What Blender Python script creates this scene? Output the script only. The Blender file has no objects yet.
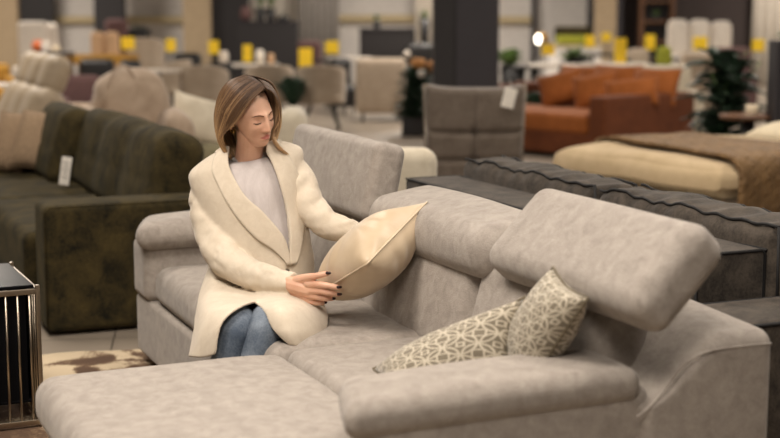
import bpy, bmesh, math, random
import numpy as np
from mathutils import Vector, Matrix, Euler, noise as mnoise
random.seed(7)
PI = math.pi
col = bpy.context.scene.collection

# ------------------------------------------------------------------ camera numbers and measuring helpers
F, HCAM, HY = 1400.0, 1.5, 15.0
PITCH = math.atan((219 - HY) / F)
def ray(x, y):
    dx, dz = (x - 390) / F, -(y - 219) / F
    c, s = math.cos(PITCH), math.sin(PITCH)
    return (dx, c + dz * s, -s + dz * c)
def atY(x, y, Y):
    """point of the place seen at photo position (x, y) at distance Y"""
    r = ray(x, y); t = Y / r[1]
    return Vector((r[0] * t, Y, HCAM + r[2] * t))
def at(x, y, z):
    r = ray(x, y); t = (z - HCAM) / r[2]
    return Vector((r[0] * t, r[1] * t, z))
SA = math.radians(23)
def uvw(u, v, z=0.0):
    return Vector((u * math.cos(SA) - v * math.sin(SA), u * math.sin(SA) + v * math.cos(SA), z))

# ------------------------------------------------------------------ materials
def srgb(r, g, b):
    f = lambda c: (c / 12.92 if c <= 0.04045 else ((c + 0.055) / 1.055) ** 2.4)
    return (f(r / 255), f(g / 255), f(b / 255), 1)
class NT:
    def __init__(s, name):
        s.m = bpy.data.materials.new(name); s.m.use_nodes = True
        s.t = s.m.node_tree; s.b = s.t.nodes['Principled BSDF']
    def n(s, kind, **kw):
        nd = s.t.nodes.new(kind)
        for k, v in kw.items(): setattr(nd, k, v)
        return nd
    def l(s, a, b): s.t.links.new(a, b)
    def math(s, op, a, b=None, c=None):
        nd = s.n('ShaderNodeMath', operation=op)
        for i, q in enumerate((a, b, c)):
            if q is None: continue
            if isinstance(q, (int, float)): nd.inputs[i].default_value = q
            else: s.l(q, nd.inputs[i])
        return nd.outputs[0]
    def noise(s, vec, scale, detail=3, rough=.55, dist=0):
        nd = s.n('ShaderNodeTexNoise'); s.l(vec, nd.inputs['Vector'])
        nd.inputs['Scale'].default_value = scale; nd.inputs['Detail'].default_value = detail
        nd.inputs['Roughness'].default_value = rough; nd.inputs['Distortion'].default_value = dist
        return nd.outputs['Fac']
    def ramp(s, fac, stops):
        nd = s.n('ShaderNodeValToRGB'); e = nd.color_ramp.elements
        while len(e) < len(stops): e.new(0.5)
        for el, (p, c) in zip(e, stops): el.position = p; el.color = c
        s.l(fac, nd.inputs[0]); return nd.outputs[0]
    def mix(s, fac, a, b):
        nd = s.n('ShaderNodeMix', data_type='RGBA')
        if isinstance(fac, (int, float)): nd.inputs[0].default_value = fac
        else: s.l(fac, nd.inputs[0])
        for i, q in ((6, a), (7, b)):
            if isinstance(q, tuple): nd.inputs[i].default_value = q
            else: s.l(q, nd.inputs[i])
        return nd.outputs[2]
    def bump(s, h, strength, dist=.002):
        nd = s.n('ShaderNodeBump'); nd.inputs['Strength'].default_value = strength
        nd.inputs['Distance'].default_value = dist
        s.l(h, nd.inputs['Height']); s.l(nd.outputs[0], s.b.inputs['Normal'])
    def set(s, **kw):
        for k, v in kw.items(): s.b.inputs[k.replace('_', ' ')].default_value = v
    def coord(s, k='Object'): return s.n('ShaderNodeTexCoord').outputs[k]

def mottled(name, c1, c2, big=9, fine=90, rough=.85, sheen=.3, bump=.35, thr=(.36, .66), tint=(1, 1, 1, 1), stretch=None):
    """napped upholstery cloth: patches of brushed pile over a fine grain"""
    t = NT(name); v = t.coord()
    if stretch:
        mp = t.n('ShaderNodeMapping'); t.l(v, mp.inputs[0]); mp.inputs['Scale'].default_value = stretch; v = mp.outputs[0]
    a = t.noise(v, big, 5, .62, .6); b = t.noise(v, fine, 3, .6); d = t.noise(v, 2.3, 2)
    f = t.math('ADD', t.math('MULTIPLY', a, .62), t.math('MULTIPLY', b, .25))
    f = t.math('ADD', f, t.math('MULTIPLY', d, .13))
    c = t.ramp(f, [(thr[0], c1), (thr[1], c2)])
    t.l(c, t.b.inputs['Base Color'])
    t.set(Roughness=rough, Sheen_Weight=sheen, Sheen_Roughness=.45, Sheen_Tint=tint)
    t.b.inputs['Specular IOR Level'].default_value = .2
    t.bump(b, bump, .003); return t.m
def plain(name, c, rough=.6, metal=0, spec=.4, noise_amt=.08, scale=12, sheen=0, bump=0, alpha=None, trans=0):
    t = NT(name); v = t.coord(); f = t.noise(v, scale, 4)
    lo = tuple(q * (1 - noise_amt) for q in c[:3]) + (1,); hi = tuple(min(1, q * (1 + noise_amt)) for q in c[:3]) + (1,)
    t.l(t.ramp(f, [(.3, lo), (.7, hi)]), t.b.inputs['Base Color'])
    t.set(Roughness=rough, Metallic=metal, Sheen_Weight=sheen)
    t.b.inputs['Specular IOR Level'].default_value = spec
    if trans: t.b.inputs['Transmission Weight'].default_value = trans
    if bump: t.bump(t.noise(v, scale * 12, 2), bump, .002)
    return t.m

M = {}
M['sofa'] = mottled('grey_beige_chenille', srgb(134, 125, 117), srgb(177, 168, 159), 22, 190, .8, .2, .7, (.30, .70))
M['green'] = mottled('olive_velvet', srgb(18, 17, 9), srgb(80, 68, 38), 8, 80, .9, .03, .35, (.36, .74), (.8, .75, .5, 1))
M['dark'] = mottled('charcoal_corduroy', srgb(44, 39, 34), srgb(88, 79, 70), 13, 110, .85, .15, .4, (.38, .66))
M['piping'] = plain('black_piping', srgb(22, 20, 20), .7)
M['coat'] = mottled('cream_wool', srgb(202, 188, 168), srgb(218, 206, 188), 30, 330, .95, .25, .35, (.3, .7))
M['sweater'] = mottled('pale_grey_knit', srgb(186, 177, 174), srgb(206, 198, 196), 40, 300, .95, .2, .3, (.3, .7), stretch=(1, 1, .2))
M['earring'] = plain('gold_metal', srgb(212, 170, 90), .25, 1)
M['nail'] = plain('dark_nail_polish', srgb(44, 26, 26), .2)
M['floor_d'] = None
def jeans_mat():
    t = NT('faded_denim'); v = t.coord()
    f = t.noise(v, 9, 4); g = t.noise(v, 160, 2)
    h = t.math('ADD', t.math('MULTIPLY', f, .75), t.math('MULTIPLY', g, .25))
    t.l(t.ramp(h, [(.35, srgb(74, 86, 102)), (.65, srgb(132, 142, 154))]), t.b.inputs['Base Color'])
    t.set(Roughness=.9); t.bump(g, .3, .002); return t.m
M['jeans'] = jeans_mat()
def skin_mat(name, c, sss=.12, rough=.5):
    t = NT(name); v = t.coord(); f = t.noise(v, 14, 4)
    lo = tuple(q * .93 for q in c[:3]) + (1,); hi = tuple(min(1, q * 1.05) for q in c[:3]) + (1,)
    t.l(t.ramp(f, [(.35, lo), (.65, hi)]), t.b.inputs['Base Color'])
    t.set(Roughness=rough, Subsurface_Weight=sss, Subsurface_Scale=.01)
    t.b.inputs['Subsurface Radius'].default_value = (1, .35, .2)
    return t.m
M['skin'] = skin_mat('skin', srgb(208, 158, 131))
M['lips'] = skin_mat('lips', srgb(176, 100, 92), .1, .35)
M['brow'] = plain('brow_hair', srgb(96, 66, 46), .8)
M['lash'] = plain('lash_hair', srgb(32, 22, 20), .7)
def hair_mat():
    t = NT('light_brown_hair'); uv = t.coord('UV')
    s = t.n('ShaderNodeSeparateXYZ'); t.l(uv, s.inputs[0])
    f = t.math('ADD', s.outputs[1], t.math('MULTIPLY', t.math('SUBTRACT', s.outputs[0], .5), .45))
    t.l(t.ramp(f, [(.0, srgb(58, 41, 30)), (.42, srgb(104, 78, 56)), (.95, srgb(196, 160, 118))]), t.b.inputs['Base Color'])
    t.set(Roughness=.5); t.b.inputs['Specular IOR Level'].default_value = .35
    t.b.inputs['Anisotropic'].default_value = .5
    return t.m
M['hair'] = hair_mat()
def satin_mat():
    t = NT('champagne_satin'); v = t.coord(); f = t.noise(v, 5, 4)
    t.l(t.ramp(f, [(.35, srgb(190, 168, 138)), (.65, srgb(208, 188, 160))]), t.b.inputs['Base Color'])
    t.set(Roughness=.42, Sheen_Weight=.3); t.b.inputs['Specular IOR Level'].default_value = .5
    w = t.n('ShaderNodeTexWave'); t.l(v, w.inputs[0]); w.inputs['Scale'].default_value = 3; w.inputs['Distortion'].default_value = 9
    w.inputs['Detail'].default_value = 2; t.bump(w.outputs['Fac'], .25, .012); return t.m
M['satin'] = satin_mat()
def lattice_mat():
    """woven trellis: ring around every cell, a small diamond in it and a star of lens shapes between"""
    t = NT('trellis_jacquard'); uv = t.coord('UV')
    sx = t.n('ShaderNodeSeparateXYZ'); t.l(uv, sx.inputs[0])
    N = 4.0
    def cell(o):
        q = t.math('MULTIPLY_ADD', sx.outputs[o], N, .25)
        return t.math('ABSOLUTE', t.math('SUBTRACT', t.math('FRACT', q), .5))
    x, y = cell(0), cell(1)
    r = t.math('SQRT', t.math('ADD', t.math('MULTIPLY', x, x), t.math('MULTIPLY', y, y)))
    x2, y2 = t.math('SUBTRACT', .5, x), t.math('SUBTRACT', .5, y)
    def band(val, c, w):
        return t.math('LESS_THAN', t.math('ABSOLUTE', t.math('SUBTRACT', val, c)), w)
    a = band(r, .46, .035)
    l1 = t.math('SQRT', t.math('ADD', t.math('MULTIPLY', x2, x2), t.math('MULTIPLY', y2, y2)))
    b = band(l1, .46, .035)
    c = band(t.math('MAXIMUM', x, y), .17, .03)
    e = band(t.math('MAXIMUM', x2, y2), .10, .03)
    m = t.math('MAXIMUM', t.math('MAXIMUM', a, b), t.math('MAXIMUM', c, e))
    n = t.noise(t.coord(), 240, 2)
    dark = t.mix(n, srgb(104, 94, 78), srgb(130, 120, 102)); lite = t.mix(n, srgb(172, 162, 142), srgb(200, 190, 172))
    t.l(t.mix(m, dark, lite), t.b.inputs['Base Color'])
    t.set(Roughness=.75, Sheen_Weight=.25); t.bump(t.math('ADD', m, t.math('MULTIPLY', n, .5)), .4, .002)
    return t.m
M['lattice'] = lattice_mat()
M['lattice_back'] = mottled('plain_taupe_back', srgb(92, 82, 64), srgb(118, 106, 84), 20, 200)
def tile_floor():
    t = NT('floor_tiles'); v = t.coord()
    br = t.n('ShaderNodeTexBrick'); mp = t.n('ShaderNodeMapping'); t.l(v, mp.inputs[0])
    mp.inputs['Rotation'].default_value = (0, 0, math.radians(-8))
    t.l(mp.outputs[0], br.inputs['Vector']); br.offset = 0.0
    br.inputs['Scale'].default_value = 1; br.inputs['Brick Width'].default_value = .9; br.inputs['Row Height'].default_value = .9
    br.inputs['Mortar Size'].default_value = .006
    br.inputs['Color1'].default_value = srgb(150, 138, 124); br.inputs['Color2'].default_value = srgb(158, 146, 132)
    br.inputs['Mortar'].default_value = srgb(96, 88, 78)
    f = t.noise(v, 1.7, 5, .6)
    t.l(t.mix(t.math('MULTIPLY', f, .35), br.outputs['Color'], srgb(120, 110, 98)), t.b.inputs['Base Color'])
    t.l(t.math('MULTIPLY_ADD', f, .2, .22), t.b.inputs['Roughness']); return t.m
def rug_mat():
    t = NT('hide_rug'); v = t.coord(); f = t.noise(v, 2.6, 3, .5, 1.2); g = t.noise(v, 45, 3, .7, 2)
    h = t.math('ADD', t.math('MULTIPLY', f, .8), t.math('MULTIPLY', g, .2))
    t.l(t.ramp(h, [(.44, srgb(84, 62, 46)), (.49, srgb(112, 88, 66)), (.52, srgb(196, 178, 150))]), t.b.inputs['Base Color'])
    t.set(Roughness=.95); t.bump(g, .6, .006); return t.m
def quilt_mat():
    t = NT('brown_quilted_throw'); v = t.coord(); mp = t.n('ShaderNodeMapping'); t.l(v, mp.inputs[0])
    mp.inputs['Rotation'].default_value = (.6, .5, math.radians(45))
    ch = t.n('ShaderNodeTexVoronoi', feature='DISTANCE_TO_EDGE'); t.l(mp.outputs[0], ch.inputs['Vector'])
    ch.inputs['Scale'].default_value = 16; ch.inputs['Randomness'].default_value = .12
    n = t.noise(v, 8, 3)
    t.l(t.ramp(n, [(.35, srgb(104, 78, 46)), (.65, srgb(130, 100, 62))]), t.b.inputs['Base Color'])
    t.set(Roughness=.8, Sheen_Weight=.03); t.bump(ch.outputs['Distance'], .9, .03); return t.m
M['tile'] = tile_floor(); M['rug'] = rug_mat(); M['quilt'] = quilt_mat()
M['black_glass'] = plain('black_glass', srgb(14, 14, 16), .35, 0, .2)
M['black_glass'].node_tree.nodes['Principled BSDF'].inputs['IOR'].default_value = 1.18
M['steel'] = plain('brushed_champagne_steel', srgb(160, 148, 132), .3, 1)
M['tag'] = plain('white_card', srgb(214, 208, 198), .6)
M['ink'] = plain('grey_print', srgb(120, 112, 106), .7)
M['yellow'] = plain('yellow_card', srgb(236, 198, 40), .55, noise_amt=.03)
M['beige_leather'] = mottled('beige_leather', srgb(150, 135, 114), srgb(178, 162, 140), 6, 60, .5, .1, .3)
M['rib'] = plain('tan_ribbed_cloth', srgb(140, 118, 94), .9, noise_amt=.2, scale=60, bump=.5)
M['taupe'] = mottled('taupe_cloth', srgb(160, 140, 120), srgb(186, 166, 146), 6, 60)
M['cream'] = mottled('cream_boucle', srgb(196, 184, 162), srgb(220, 210, 190), 9, 120)
M['paleolive'] = mottled('pale_olive_cloth', srgb(132, 126, 98), srgb(160, 152, 124), 9, 120)
M['greige'] = mottled('greige_cloth', srgb(88, 78, 69), srgb(112, 101, 91), 10, 120)
M['greige_edge'] = plain('pale_greige_seam', srgb(140, 128, 114), .85)
M['chair'] = mottled('warm_grey_felt', srgb(158, 142, 124), srgb(178, 162, 143), 8, 90)
M['rust'] = mottled('rust_cloth', srgb(126, 70, 28), srgb(156, 90, 42), 6, 80, .8, .08)
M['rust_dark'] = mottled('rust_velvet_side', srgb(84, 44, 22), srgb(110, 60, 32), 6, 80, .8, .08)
M['duvet'] = mottled('beige_duvet_cotton', srgb(180, 158, 124), srgb(202, 180, 146), 5, 60, .9, .1)
M['sheet'] = plain('ivory_sheet', srgb(218, 204, 176), .85)
M['bedbase'] = mottled('sand_bed_cloth', srgb(172, 158, 140), srgb(192, 178, 160), 8, 100)
M['charcoal'] = plain('charcoal_paint', srgb(38, 35, 36), .6)
M['charcoal2'] = plain('graphite_paint', srgb(48, 45, 49), .6)
M['wall_l'] = plain('pale_wall_paint', srgb(216, 210, 204), .8)
M['wall_c'] = plain('cream_trim_paint', srgb(196, 178, 140), .8)
M['wall_b'] = plain('sand_wall_paint', srgb(168, 148, 120), .8)
M['wall_d'] = plain('dark_feature_wall_paint', srgb(60, 51, 49), .8)
M['curtain'] = plain('pale_curtain_cloth', srgb(222, 214, 202), .9)
M['curtain_g'] = plain('grey_curtain_cloth', srgb(150, 144, 138), .9)
M['leaf'] = plain('dark_green_leaf', srgb(30, 52, 34), .5, noise_amt=.35, scale=20)
M['leaf2'] = plain('fresh_green_leaf', srgb(84, 108, 52), .5, noise_amt=.3, scale=20)
M['pot'] = plain('black_pot', srgb(30, 28, 28), .45)
M['wood'] = plain('walnut_wood', srgb(104, 72, 50), .5, noise_amt=.25, scale=5)
M['oak'] = plain('tan_oak', srgb(176, 132, 86), .5, noise_amt=.2, scale=5)
M['blackmetal'] = plain('black_metal', srgb(24, 22, 22), .5, 0)
M['whitetop'] = plain('white_tabletop', srgb(206, 196, 184), .35)
M['mustard'] = plain('mustard_cloth', srgb(160, 118, 44), .9)
M['peach'] = plain('peach_cloth', srgb(200, 164, 128), .9)
M['lime'] = plain('lime_cloth', srgb(132, 134, 40), .9)
M['mauve'] = plain('mauve_brown_cloth', srgb(98, 72, 70), .9)
M['white'] = plain('white_plush', srgb(214, 204, 192), .95, bump=.4)
M['terra'] = plain('terracotta_glaze', srgb(190, 96, 48), .5)
M['wax'] = plain('ivory_wax', srgb(222, 204, 176), .5)
M['basket'] = plain('tan_basket', srgb(176, 124, 72), .9, noise_amt=.3, scale=40)
def lamp_mat():
    t = NT('lamp_glow'); t.set(Base_Color=(1, .9, .7, 1)); t.b.inputs['Emission Color'].default_value = (1, .93, .8, 1)
    t.b.inputs['Emission Strength'].default_value = 7; return t.m
M['glow'] = lamp_mat()

# ------------------------------------------------------------------ object helpers
def thing(name, label, cat, loc=(0, 0, 0), rz=0, group=None):
    o = bpy.data.objects.new(name, None); col.objects.link(o)
    o.location = loc; o.rotation_euler = (0, 0, rz); o.empty_display_size = .1
    o['label'] = label; o['category'] = cat
    if group: o['group'] = group
    return o
def tag(o, label, cat, group=None):
    o['label'] = label; o['category'] = cat
    if group: o['group'] = group
    return o
def struct(o): o['kind'] = 'structure'; return o
def dup(root, loc, rz, label, group=None, scale=None):
    r = root.copy(); col.objects.link(r); r.location = loc; r.rotation_euler = (0, 0, rz); r['label'] = label
    if group: r['group'] = group
    if scale: r.scale = scale
    for ch in list(root.children):
        c = ch.copy(); col.objects.link(c); c.parent = r
        for g in list(ch.children):
            d = g.copy(); col.objects.link(d); d.parent = c
    return r
class MB:
    """collects shapes, links them as ONE mesh object"""
    def __init__(s): s.v = []; s.f = []; s.uv = {}; s.mi = []
    def add(s, vs, fs, uvs=None, mi=0):
        o = len(s.v); s.v += [tuple(q) for q in vs]
        for f in fs: s.f.append(tuple(i + o for i in f)); s.mi.append(mi)
        if uvs is not None:
            for i, q in enumerate(uvs): s.uv[i + o] = q
        return s
    def build(s, name, mat, parent=None, smooth=True, loc=None, flat_angle=None):
        me = bpy.data.meshes.new(name); me.from_pydata(s.v, [], s.f); me.update()
        bm = bmesh.new(); bm.from_mesh(me); bmesh.ops.recalc_face_normals(bm, faces=bm.faces); bm.to_mesh(me); bm.free()
        if s.uv:
            l = me.uv_layers.new(name='UVMap')
            for lp in me.loops: l.data[lp.index].uv = s.uv.get(lp.vertex_index, (0, 0))
        mats = mat if isinstance(mat, (list, tuple)) else [mat]
        for m_ in mats: me.materials.append(m_)
        if len(mats) > 1:
            for p, k in zip(me.polygons, s.mi): p.material_index = k
        me.polygons.foreach_set('use_smooth', [smooth] * len(me.polygons))
        if flat_angle: me.set_sharp_from_angle(angle=math.radians(flat_angle))
        o = bpy.data.objects.new(name, me); col.objects.link(o)
        if parent: o.parent = parent
        if loc is not None: o.location = loc
        return o
def axis_pts(h, r, m):
    if r > h * .98: r = h * .98
    k = [r * math.tan(a) for a in (0, PI / 16, PI / 8, 3 * PI / 16, PI / 4)]
    i = h - r
    pos = [i + q for q in k]
    mid = [-i + 2 * i * j / m for j in range(1, m)]
    return [-q for q in reversed(pos)] + mid + pos, r
def rbox(c, s, r=.03, puff=(0, 0, 0), m=(4, 4, 4), df=None, rot=None, mb=None, mi=0):
    """rounded, optionally puffed box, centre c and full size s"""
    h = [q / 2 for q in s]; r = min(r, min(h) * .98)
    ax = [axis_pts(h[i], r, m[i])[0] for i in range(3)]
    idx = {}; vs = []; fs = []
    def vid(p):
        k = tuple(round(q, 6) for q in p)
        if k not in idx: idx[k] = len(vs); vs.append(list(p))
        return idx[k]
    for a in range(3):
        b, d = (a + 1) % 3, (a + 2) % 3
        for sg in (-1, 1):
            for i in range(len(ax[b]) - 1):
                for j in range(len(ax[d]) - 1):
                    q = []
                    for (ii, jj) in ((i, j), (i + 1, j), (i + 1, j + 1), (i, j + 1)):
                        p = [0, 0, 0]; p[a] = sg * h[a]; p[b] = ax[b][ii]; p[d] = ax[d][jj]; q.append(vid(p))
                    if len(set(q)) == 4: fs.append(q if sg > 0 else q[::-1])
    out = []
    for p in vs:
        q = [max(-(h[i] - r), min(h[i] - r, p[i])) for i in range(3)]
        d = [p[i] - q[i] for i in range(3)]; L = math.sqrt(sum(x * x for x in d))
        w = [q[i] + r * d[i] / L for i in range(3)] if L > 0 else list(p)
        e = list(w)
        for a in range(3):
            if puff[a]:
                b, dd = (a + 1) % 3, (a + 2) % 3
                k = max(0, 1 - (w[b] / h[b]) ** 2) * max(0, 1 - (w[dd] / h[dd]) ** 2)
                e[a] += puff[a] * (w[a] / h[a]) * k ** .6
        if df: e = df(*e)
        v = Vector(e)
        if rot: v = rot @ v
        out.append(v + Vector(c))
    mb = mb or MB(); mb.add(out, fs, None, mi); return mb
def tube(pts, rad, seg=8, mb=None, caps=True, flat=1.0, up=None, uvx=None, mi=0):
    pts = [Vector(p) for p in pts]; n = len(pts)
    if isinstance(rad, (int, float)): rad = [rad] * n
    vs = []; fs = []; uv = []
    prev = None
    for i, p in enumerate(pts):
        t = (pts[min(i + 1, n - 1)] - pts[max(i - 1, 0)]).normalized()
        if prev is None:
            a = up if up else (Vector((0, 0, 1)) if abs(t.z) < .9 else Vector((1, 0, 0)))
        else: a = prev
        x = (a - t * a.dot(t))
        x = x.normalized() if x.length > 1e-6 else t.orthogonal().normalized()
        y = t.cross(x); prev = x
        for k in range(seg):
            an = 2 * PI * k / seg
            vs.append(p + (x * math.cos(an) * flat + y * math.sin(an)) * rad[i]); uv.append((uvx if uvx is not None else .5, i / (n - 1)))
    for i in range(n - 1):
        for k in range(seg):
            a = i * seg + k; b = i * seg + (k + 1) % seg
            fs.append((a, b, b + seg, a + seg))
    if caps:
        for e, i in ((0, 0), (1, n - 1)):
            ring = list(range(i * seg, i * seg + seg)); fs.append(tuple(reversed(ring)) if e == 0 else tuple(ring))
    mb = mb or MB(); mb.add(vs, fs, uv if uvx is not None else None, mi); return mb
def crom(P, n):
    """Catmull-Rom through points (vectors or floats), n samples per span"""
    out = []
    for i in range(len(P) - 1):
        p0, p1, p2, p3 = P[max(i - 1, 0)], P[i], P[i + 1], P[min(i + 2, len(P) - 1)]
        for k in range(n):
            t = k / n
            out.append(((p1 * 2) + (p2 - p0) * t + (p0 * 2 - p1 * 5 + p2 * 4 - p3) * t * t + (p1 * 3 - p0 - p2 * 3 + p3) * t ** 3) * .5)
    out.append(P[-1]); return out
def smooth_tube(P, R, n=5, seg=12, mb=None, flatend=False, **kw):
    pts = crom([Vector(p) for p in P], n); rr = crom([float(r) for r in R], n)
    # rounded ends
    a, b = (pts[0] - pts[1]).normalized(), (pts[-1] - pts[-2]).normalized()
    pre = [(pts[0] + a * rr[0] * math.sin(q), rr[0] * math.cos(q)) for q in (1.45, 1.1, .7, .35)]
    post = [(pts[-1] + b * rr[-1] * math.sin(q), rr[-1] * math.cos(q)) for q in (.35, .7, 1.1, 1.45)]
    if flatend: post = [(pts[-1] + b * .002, rr[-1] * .96)]
    pts = [p for p, _ in pre] + pts + [p for p, _ in post]; rr = [r for _, r in pre] + rr + [r for _, r in post]
    return tube(pts, rr, seg, mb, **kw)
def sheet(G, nu, nv, thick, mb=None, wave=None):
    """G: rows of control points; closed cloth slab of real thickness through them"""
    rows = [crom([Vector(p) for p in r], nu) for r in G]
    cols = [crom([rows[j][i] for j in range(len(rows))], nv) for i in range(len(rows[0]))]
    W, Hh = len(cols), len(cols[0])
    P = [[cols[i][j] for i in range(W)] for j in range(Hh)]
    N = [[None] * W for _ in range(Hh)]
    for j in range(Hh):
        for i in range(W):
            a = P[j][min(i + 1, W - 1)] - P[j][max(i - 1, 0)]; b = P[min(j + 1, Hh - 1)][i] - P[max(j - 1, 0)][i]
            q = a.cross(b); N[j][i] = q.normalized() if q.length > 1e-9 else Vector((0, 0, 1))
    if wave:
        P = [[P[j][i] + N[j][i] * wave(i / (W - 1), j / (Hh - 1)) for i in range(W)] for j in range(Hh)]
    vs = []; fs = []
    # edge loop is rounded by tapering thickness slightly
    for sgn in (1, -1):
        for j in range(Hh):
            for i in range(W):
                vs.append(P[j][i] + N[j][i] * sgn * thick / 2)
    K = W * Hh
    for j in range(Hh - 1):
        for i in range(W - 1):
            a = j * W + i; fs.append((a, a + 1, a + W + 1, a + W)); fs.append((K + a, K + a + W, K + a + W + 1, K + a + 1))
    for j in range(Hh - 1):
        a, b = j * W, (j + 1) * W; fs.append((a, b, b + K, a + K)); a, b = a + W - 1, b + W - 1; fs.append((b, a, a + K, b + K))
    for i in range(W - 1):
        a, b = i, i + 1; fs.append((b, a, a + K, b + K)); a, b = a + (Hh - 1) * W, b + (Hh - 1) * W; fs.append((a, b, b + K, a + K))
    mb = mb or MB(); mb.add(vs, fs); return mb
def pillow(C, thick, n=26, sag=.10, mb=None, folds=0, p=2.2, seed=0, slump=None, mi2=0):
    """sewn square cushion between four corner points"""
    C = [Vector(c) for c in C]; vs = []; fs = []; uv = []
    nrm = ((C[2] - C[0]).cross(C[3] - C[1])).normalized(); cen = sum(C, Vector()) / 4
    edge = []
    for side in (1, -1):
        for j in range(n + 1):
            for i in range(n + 1):
                s, t = i / n, j / n
                q = C[0] * (1 - s) * (1 - t) + C[1] * s * (1 - t) + C[2] * s * t + C[3] * (1 - s) * t
                a, b = 2 * s - 1, 2 * t - 1
                q = q + (cen - q) * sag * ((1 - a * a) * b * b + (1 - b * b) * a * a)
                e = max(0, (1 - abs(a) ** p) * (1 - abs(b) ** p)) ** .5
                h = thick / 2 * e
                if folds:
                    an = math.atan2(b, a); rr = math.hypot(a, b)
                    h += folds * math.sin(an * 9 + seed + 2 * math.sin(an * 3)) * min(1, e * 2.2) * rr * (1 - .4 * e)
                q = q + nrm * side * h
                if slump: q = slump(q, s, t, side)
                vs.append(q); uv.append((s, t))
    K = (n + 1) ** 2
    for j in range(n):
        for i in range(n):
            a = j * (n + 1) + i
            fs.append((a, a + 1, a + n + 2, a + n + 1)); fs.append((K + a, K + a + n + 1, K + a + n + 2, K + a + 1))
    # weld rims
    def rim(j, i): return j in (0, n) or i in (0, n)
    remap = {}
    for j in range(n + 1):
        for i in range(n + 1):
            if rim(j, i): remap[K + j * (n + 1) + i] = j * (n + 1) + i
    fs = [tuple(remap.get(k, k) for k in f) for f in fs]
    for k, a in remap.items(): vs[a] = (vs[a] + vs[k]) / 2
    mb = mb or MB(); o = len(mb.v); mb.v += [tuple(v) for v in vs]
    for q, f in enumerate(fs): mb.f.append(tuple(i + o for i in f)); mb.mi.append(mi2 if q % 2 else 0)
    for i, q in enumerate(uv): mb.uv[i + o] = q
    return mb
def pillow_rim(C, n=26, sag=.10):
    C = [Vector(c) for c in C]; cen = sum(C, Vector()) / 4; out = []
    for k in range(4):
        a, b = C[k], C[(k + 1) % 4]
        for i in range(n):
            s = i / n; q = a * (1 - s) + b * s; w = 2 * s - 1
            out.append(q + (cen - q) * sag * (1 - w * w))
    out.append(out[0]); return out
def rotu(deg):  # tilt about a local y axis
    return Matrix.Rotation(math.radians(deg), 3, 'Y')

def box(name, x0, x1, y0, y1, z0, z1, mat, r=.0):
    c = Vector(((x0 + x1) / 2, (y0 + y1) / 2, (z0 + z1) / 2)); s = (x1 - x0, y1 - y0, z1 - z0)
    if r: return rbox((0, 0, 0), s, r, m=(1, 1, 1)).build(name, mat, loc=c)
    h = [q / 2 for q in s]; mb = MB()
    v = [(sx * h[0], sy * h[1], sz * h[2]) for sx in (-1, 1) for sy in (-1, 1) for sz in (-1, 1)]
    mb.add(v, [(0, 1, 3, 2), (4, 6, 7, 5), (0, 4, 5, 1), (2, 3, 7, 6), (0, 2, 6, 4), (1, 5, 7, 3)])
    return mb.build(name, mat, smooth=False, loc=c)

# ------------------------------------------------------------------ the grey sectional sofa
def root_uv(name, label, cat, u0, v0, group=None):
    r = thing(name, label, cat, uvw(u0, v0), SA, group)
    return r, (lambda u, v, z: Vector((u - u0, v - v0, z)))
def span(L, u0, u1, v0, v1, z0, z1):
    c = L((u0 + u1) / 2, (v0 + v1) / 2, (z0 + z1) / 2); return c, (u1 - u0, v1 - v0, z1 - z0)
S, L = root_uv('sectional_sofa', 'large grey-beige chenille sectional sofa with chaise and raised headrests that the woman sits on', 'sofa', 1.8, 4.4)
mb = MB()
rbox(*span(L, 1.322, 1.92, 4.10, 5.95, .05, .305), .02, m=(3, 8, 3), mb=mb)
rbox(*span(L, .68, 1.92, 3.06, 4.08, .05, .31), .03, m=(6, 6, 3), mb=mb)
mb.build('base_panel', M['sofa'], S)
def wav(fx, fy, amp):
    return lambda x, y, z: (x, y, z + (amp * (mnoise.noise(Vector((x * fx, y * fy, 3.3)))) if z > 0 else 0))
rbox(*span(L, 0.60, 1.392, 3.02, 4.13, .29, .445), .06, (0.0, 0, .012), (10, 12, 3), wav(5, 5, .012)).build('chaise_cushion', M['sofa'], S)
rbox(*span(L, 1.385, 1.95, 3.20, 4.13, .29, .45), .045, (0, 0, .014), (10, 12, 3), wav(6, 6, .012)).build('seat_cushion', M['sofa'], S)
rbox(*span(L, 1.34, 1.95, 4.115, 5.69, .30, .455), .055, (0.01, 0, .018), (10, 18, 3), wav(6, 6, .016)).build('seat_cushion', M['sofa'], S)
# back body, rising from the seat in a soft S
def backdf(x, y, z):
    zz = z + .365; u = x + 2.145
    k = max(0, min(1, (u - 1.94) / .26)); k = k * k * (3 - 2 * k)
    if zz > .40: zz = .40 + (zz - .40) * (.42 + .58 * k) + .03 * max(0, min(1, (y + 1.5) / .5)) * k
    return (x, y, zz - .365)
rbox(L(2.145, 4.435, .365), (.41, 3.03, .63), .045, (0, 0, 0), (12, 20, 14), backdf).build('back_frame', M['sofa'], S)
# seam on the near side of the back, following the S
prof = [(2.33, .642), (2.22, .643), (2.14, .640), (2.09, .628), (2.05, .605), (2.02, .575), (1.99, .54), (1.955, .51), (1.92, .49)]
tube([L(u, 2.922, z + .002) for u, z in crom([Vector((a, b, 0)) for a, b in prof], 4) and [(q.x, q.y) for q in crom([Vector((a, b, 0)) for a, b in prof], 4)]], .0035, 6).build('seam', M['sofa'], S)
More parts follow.
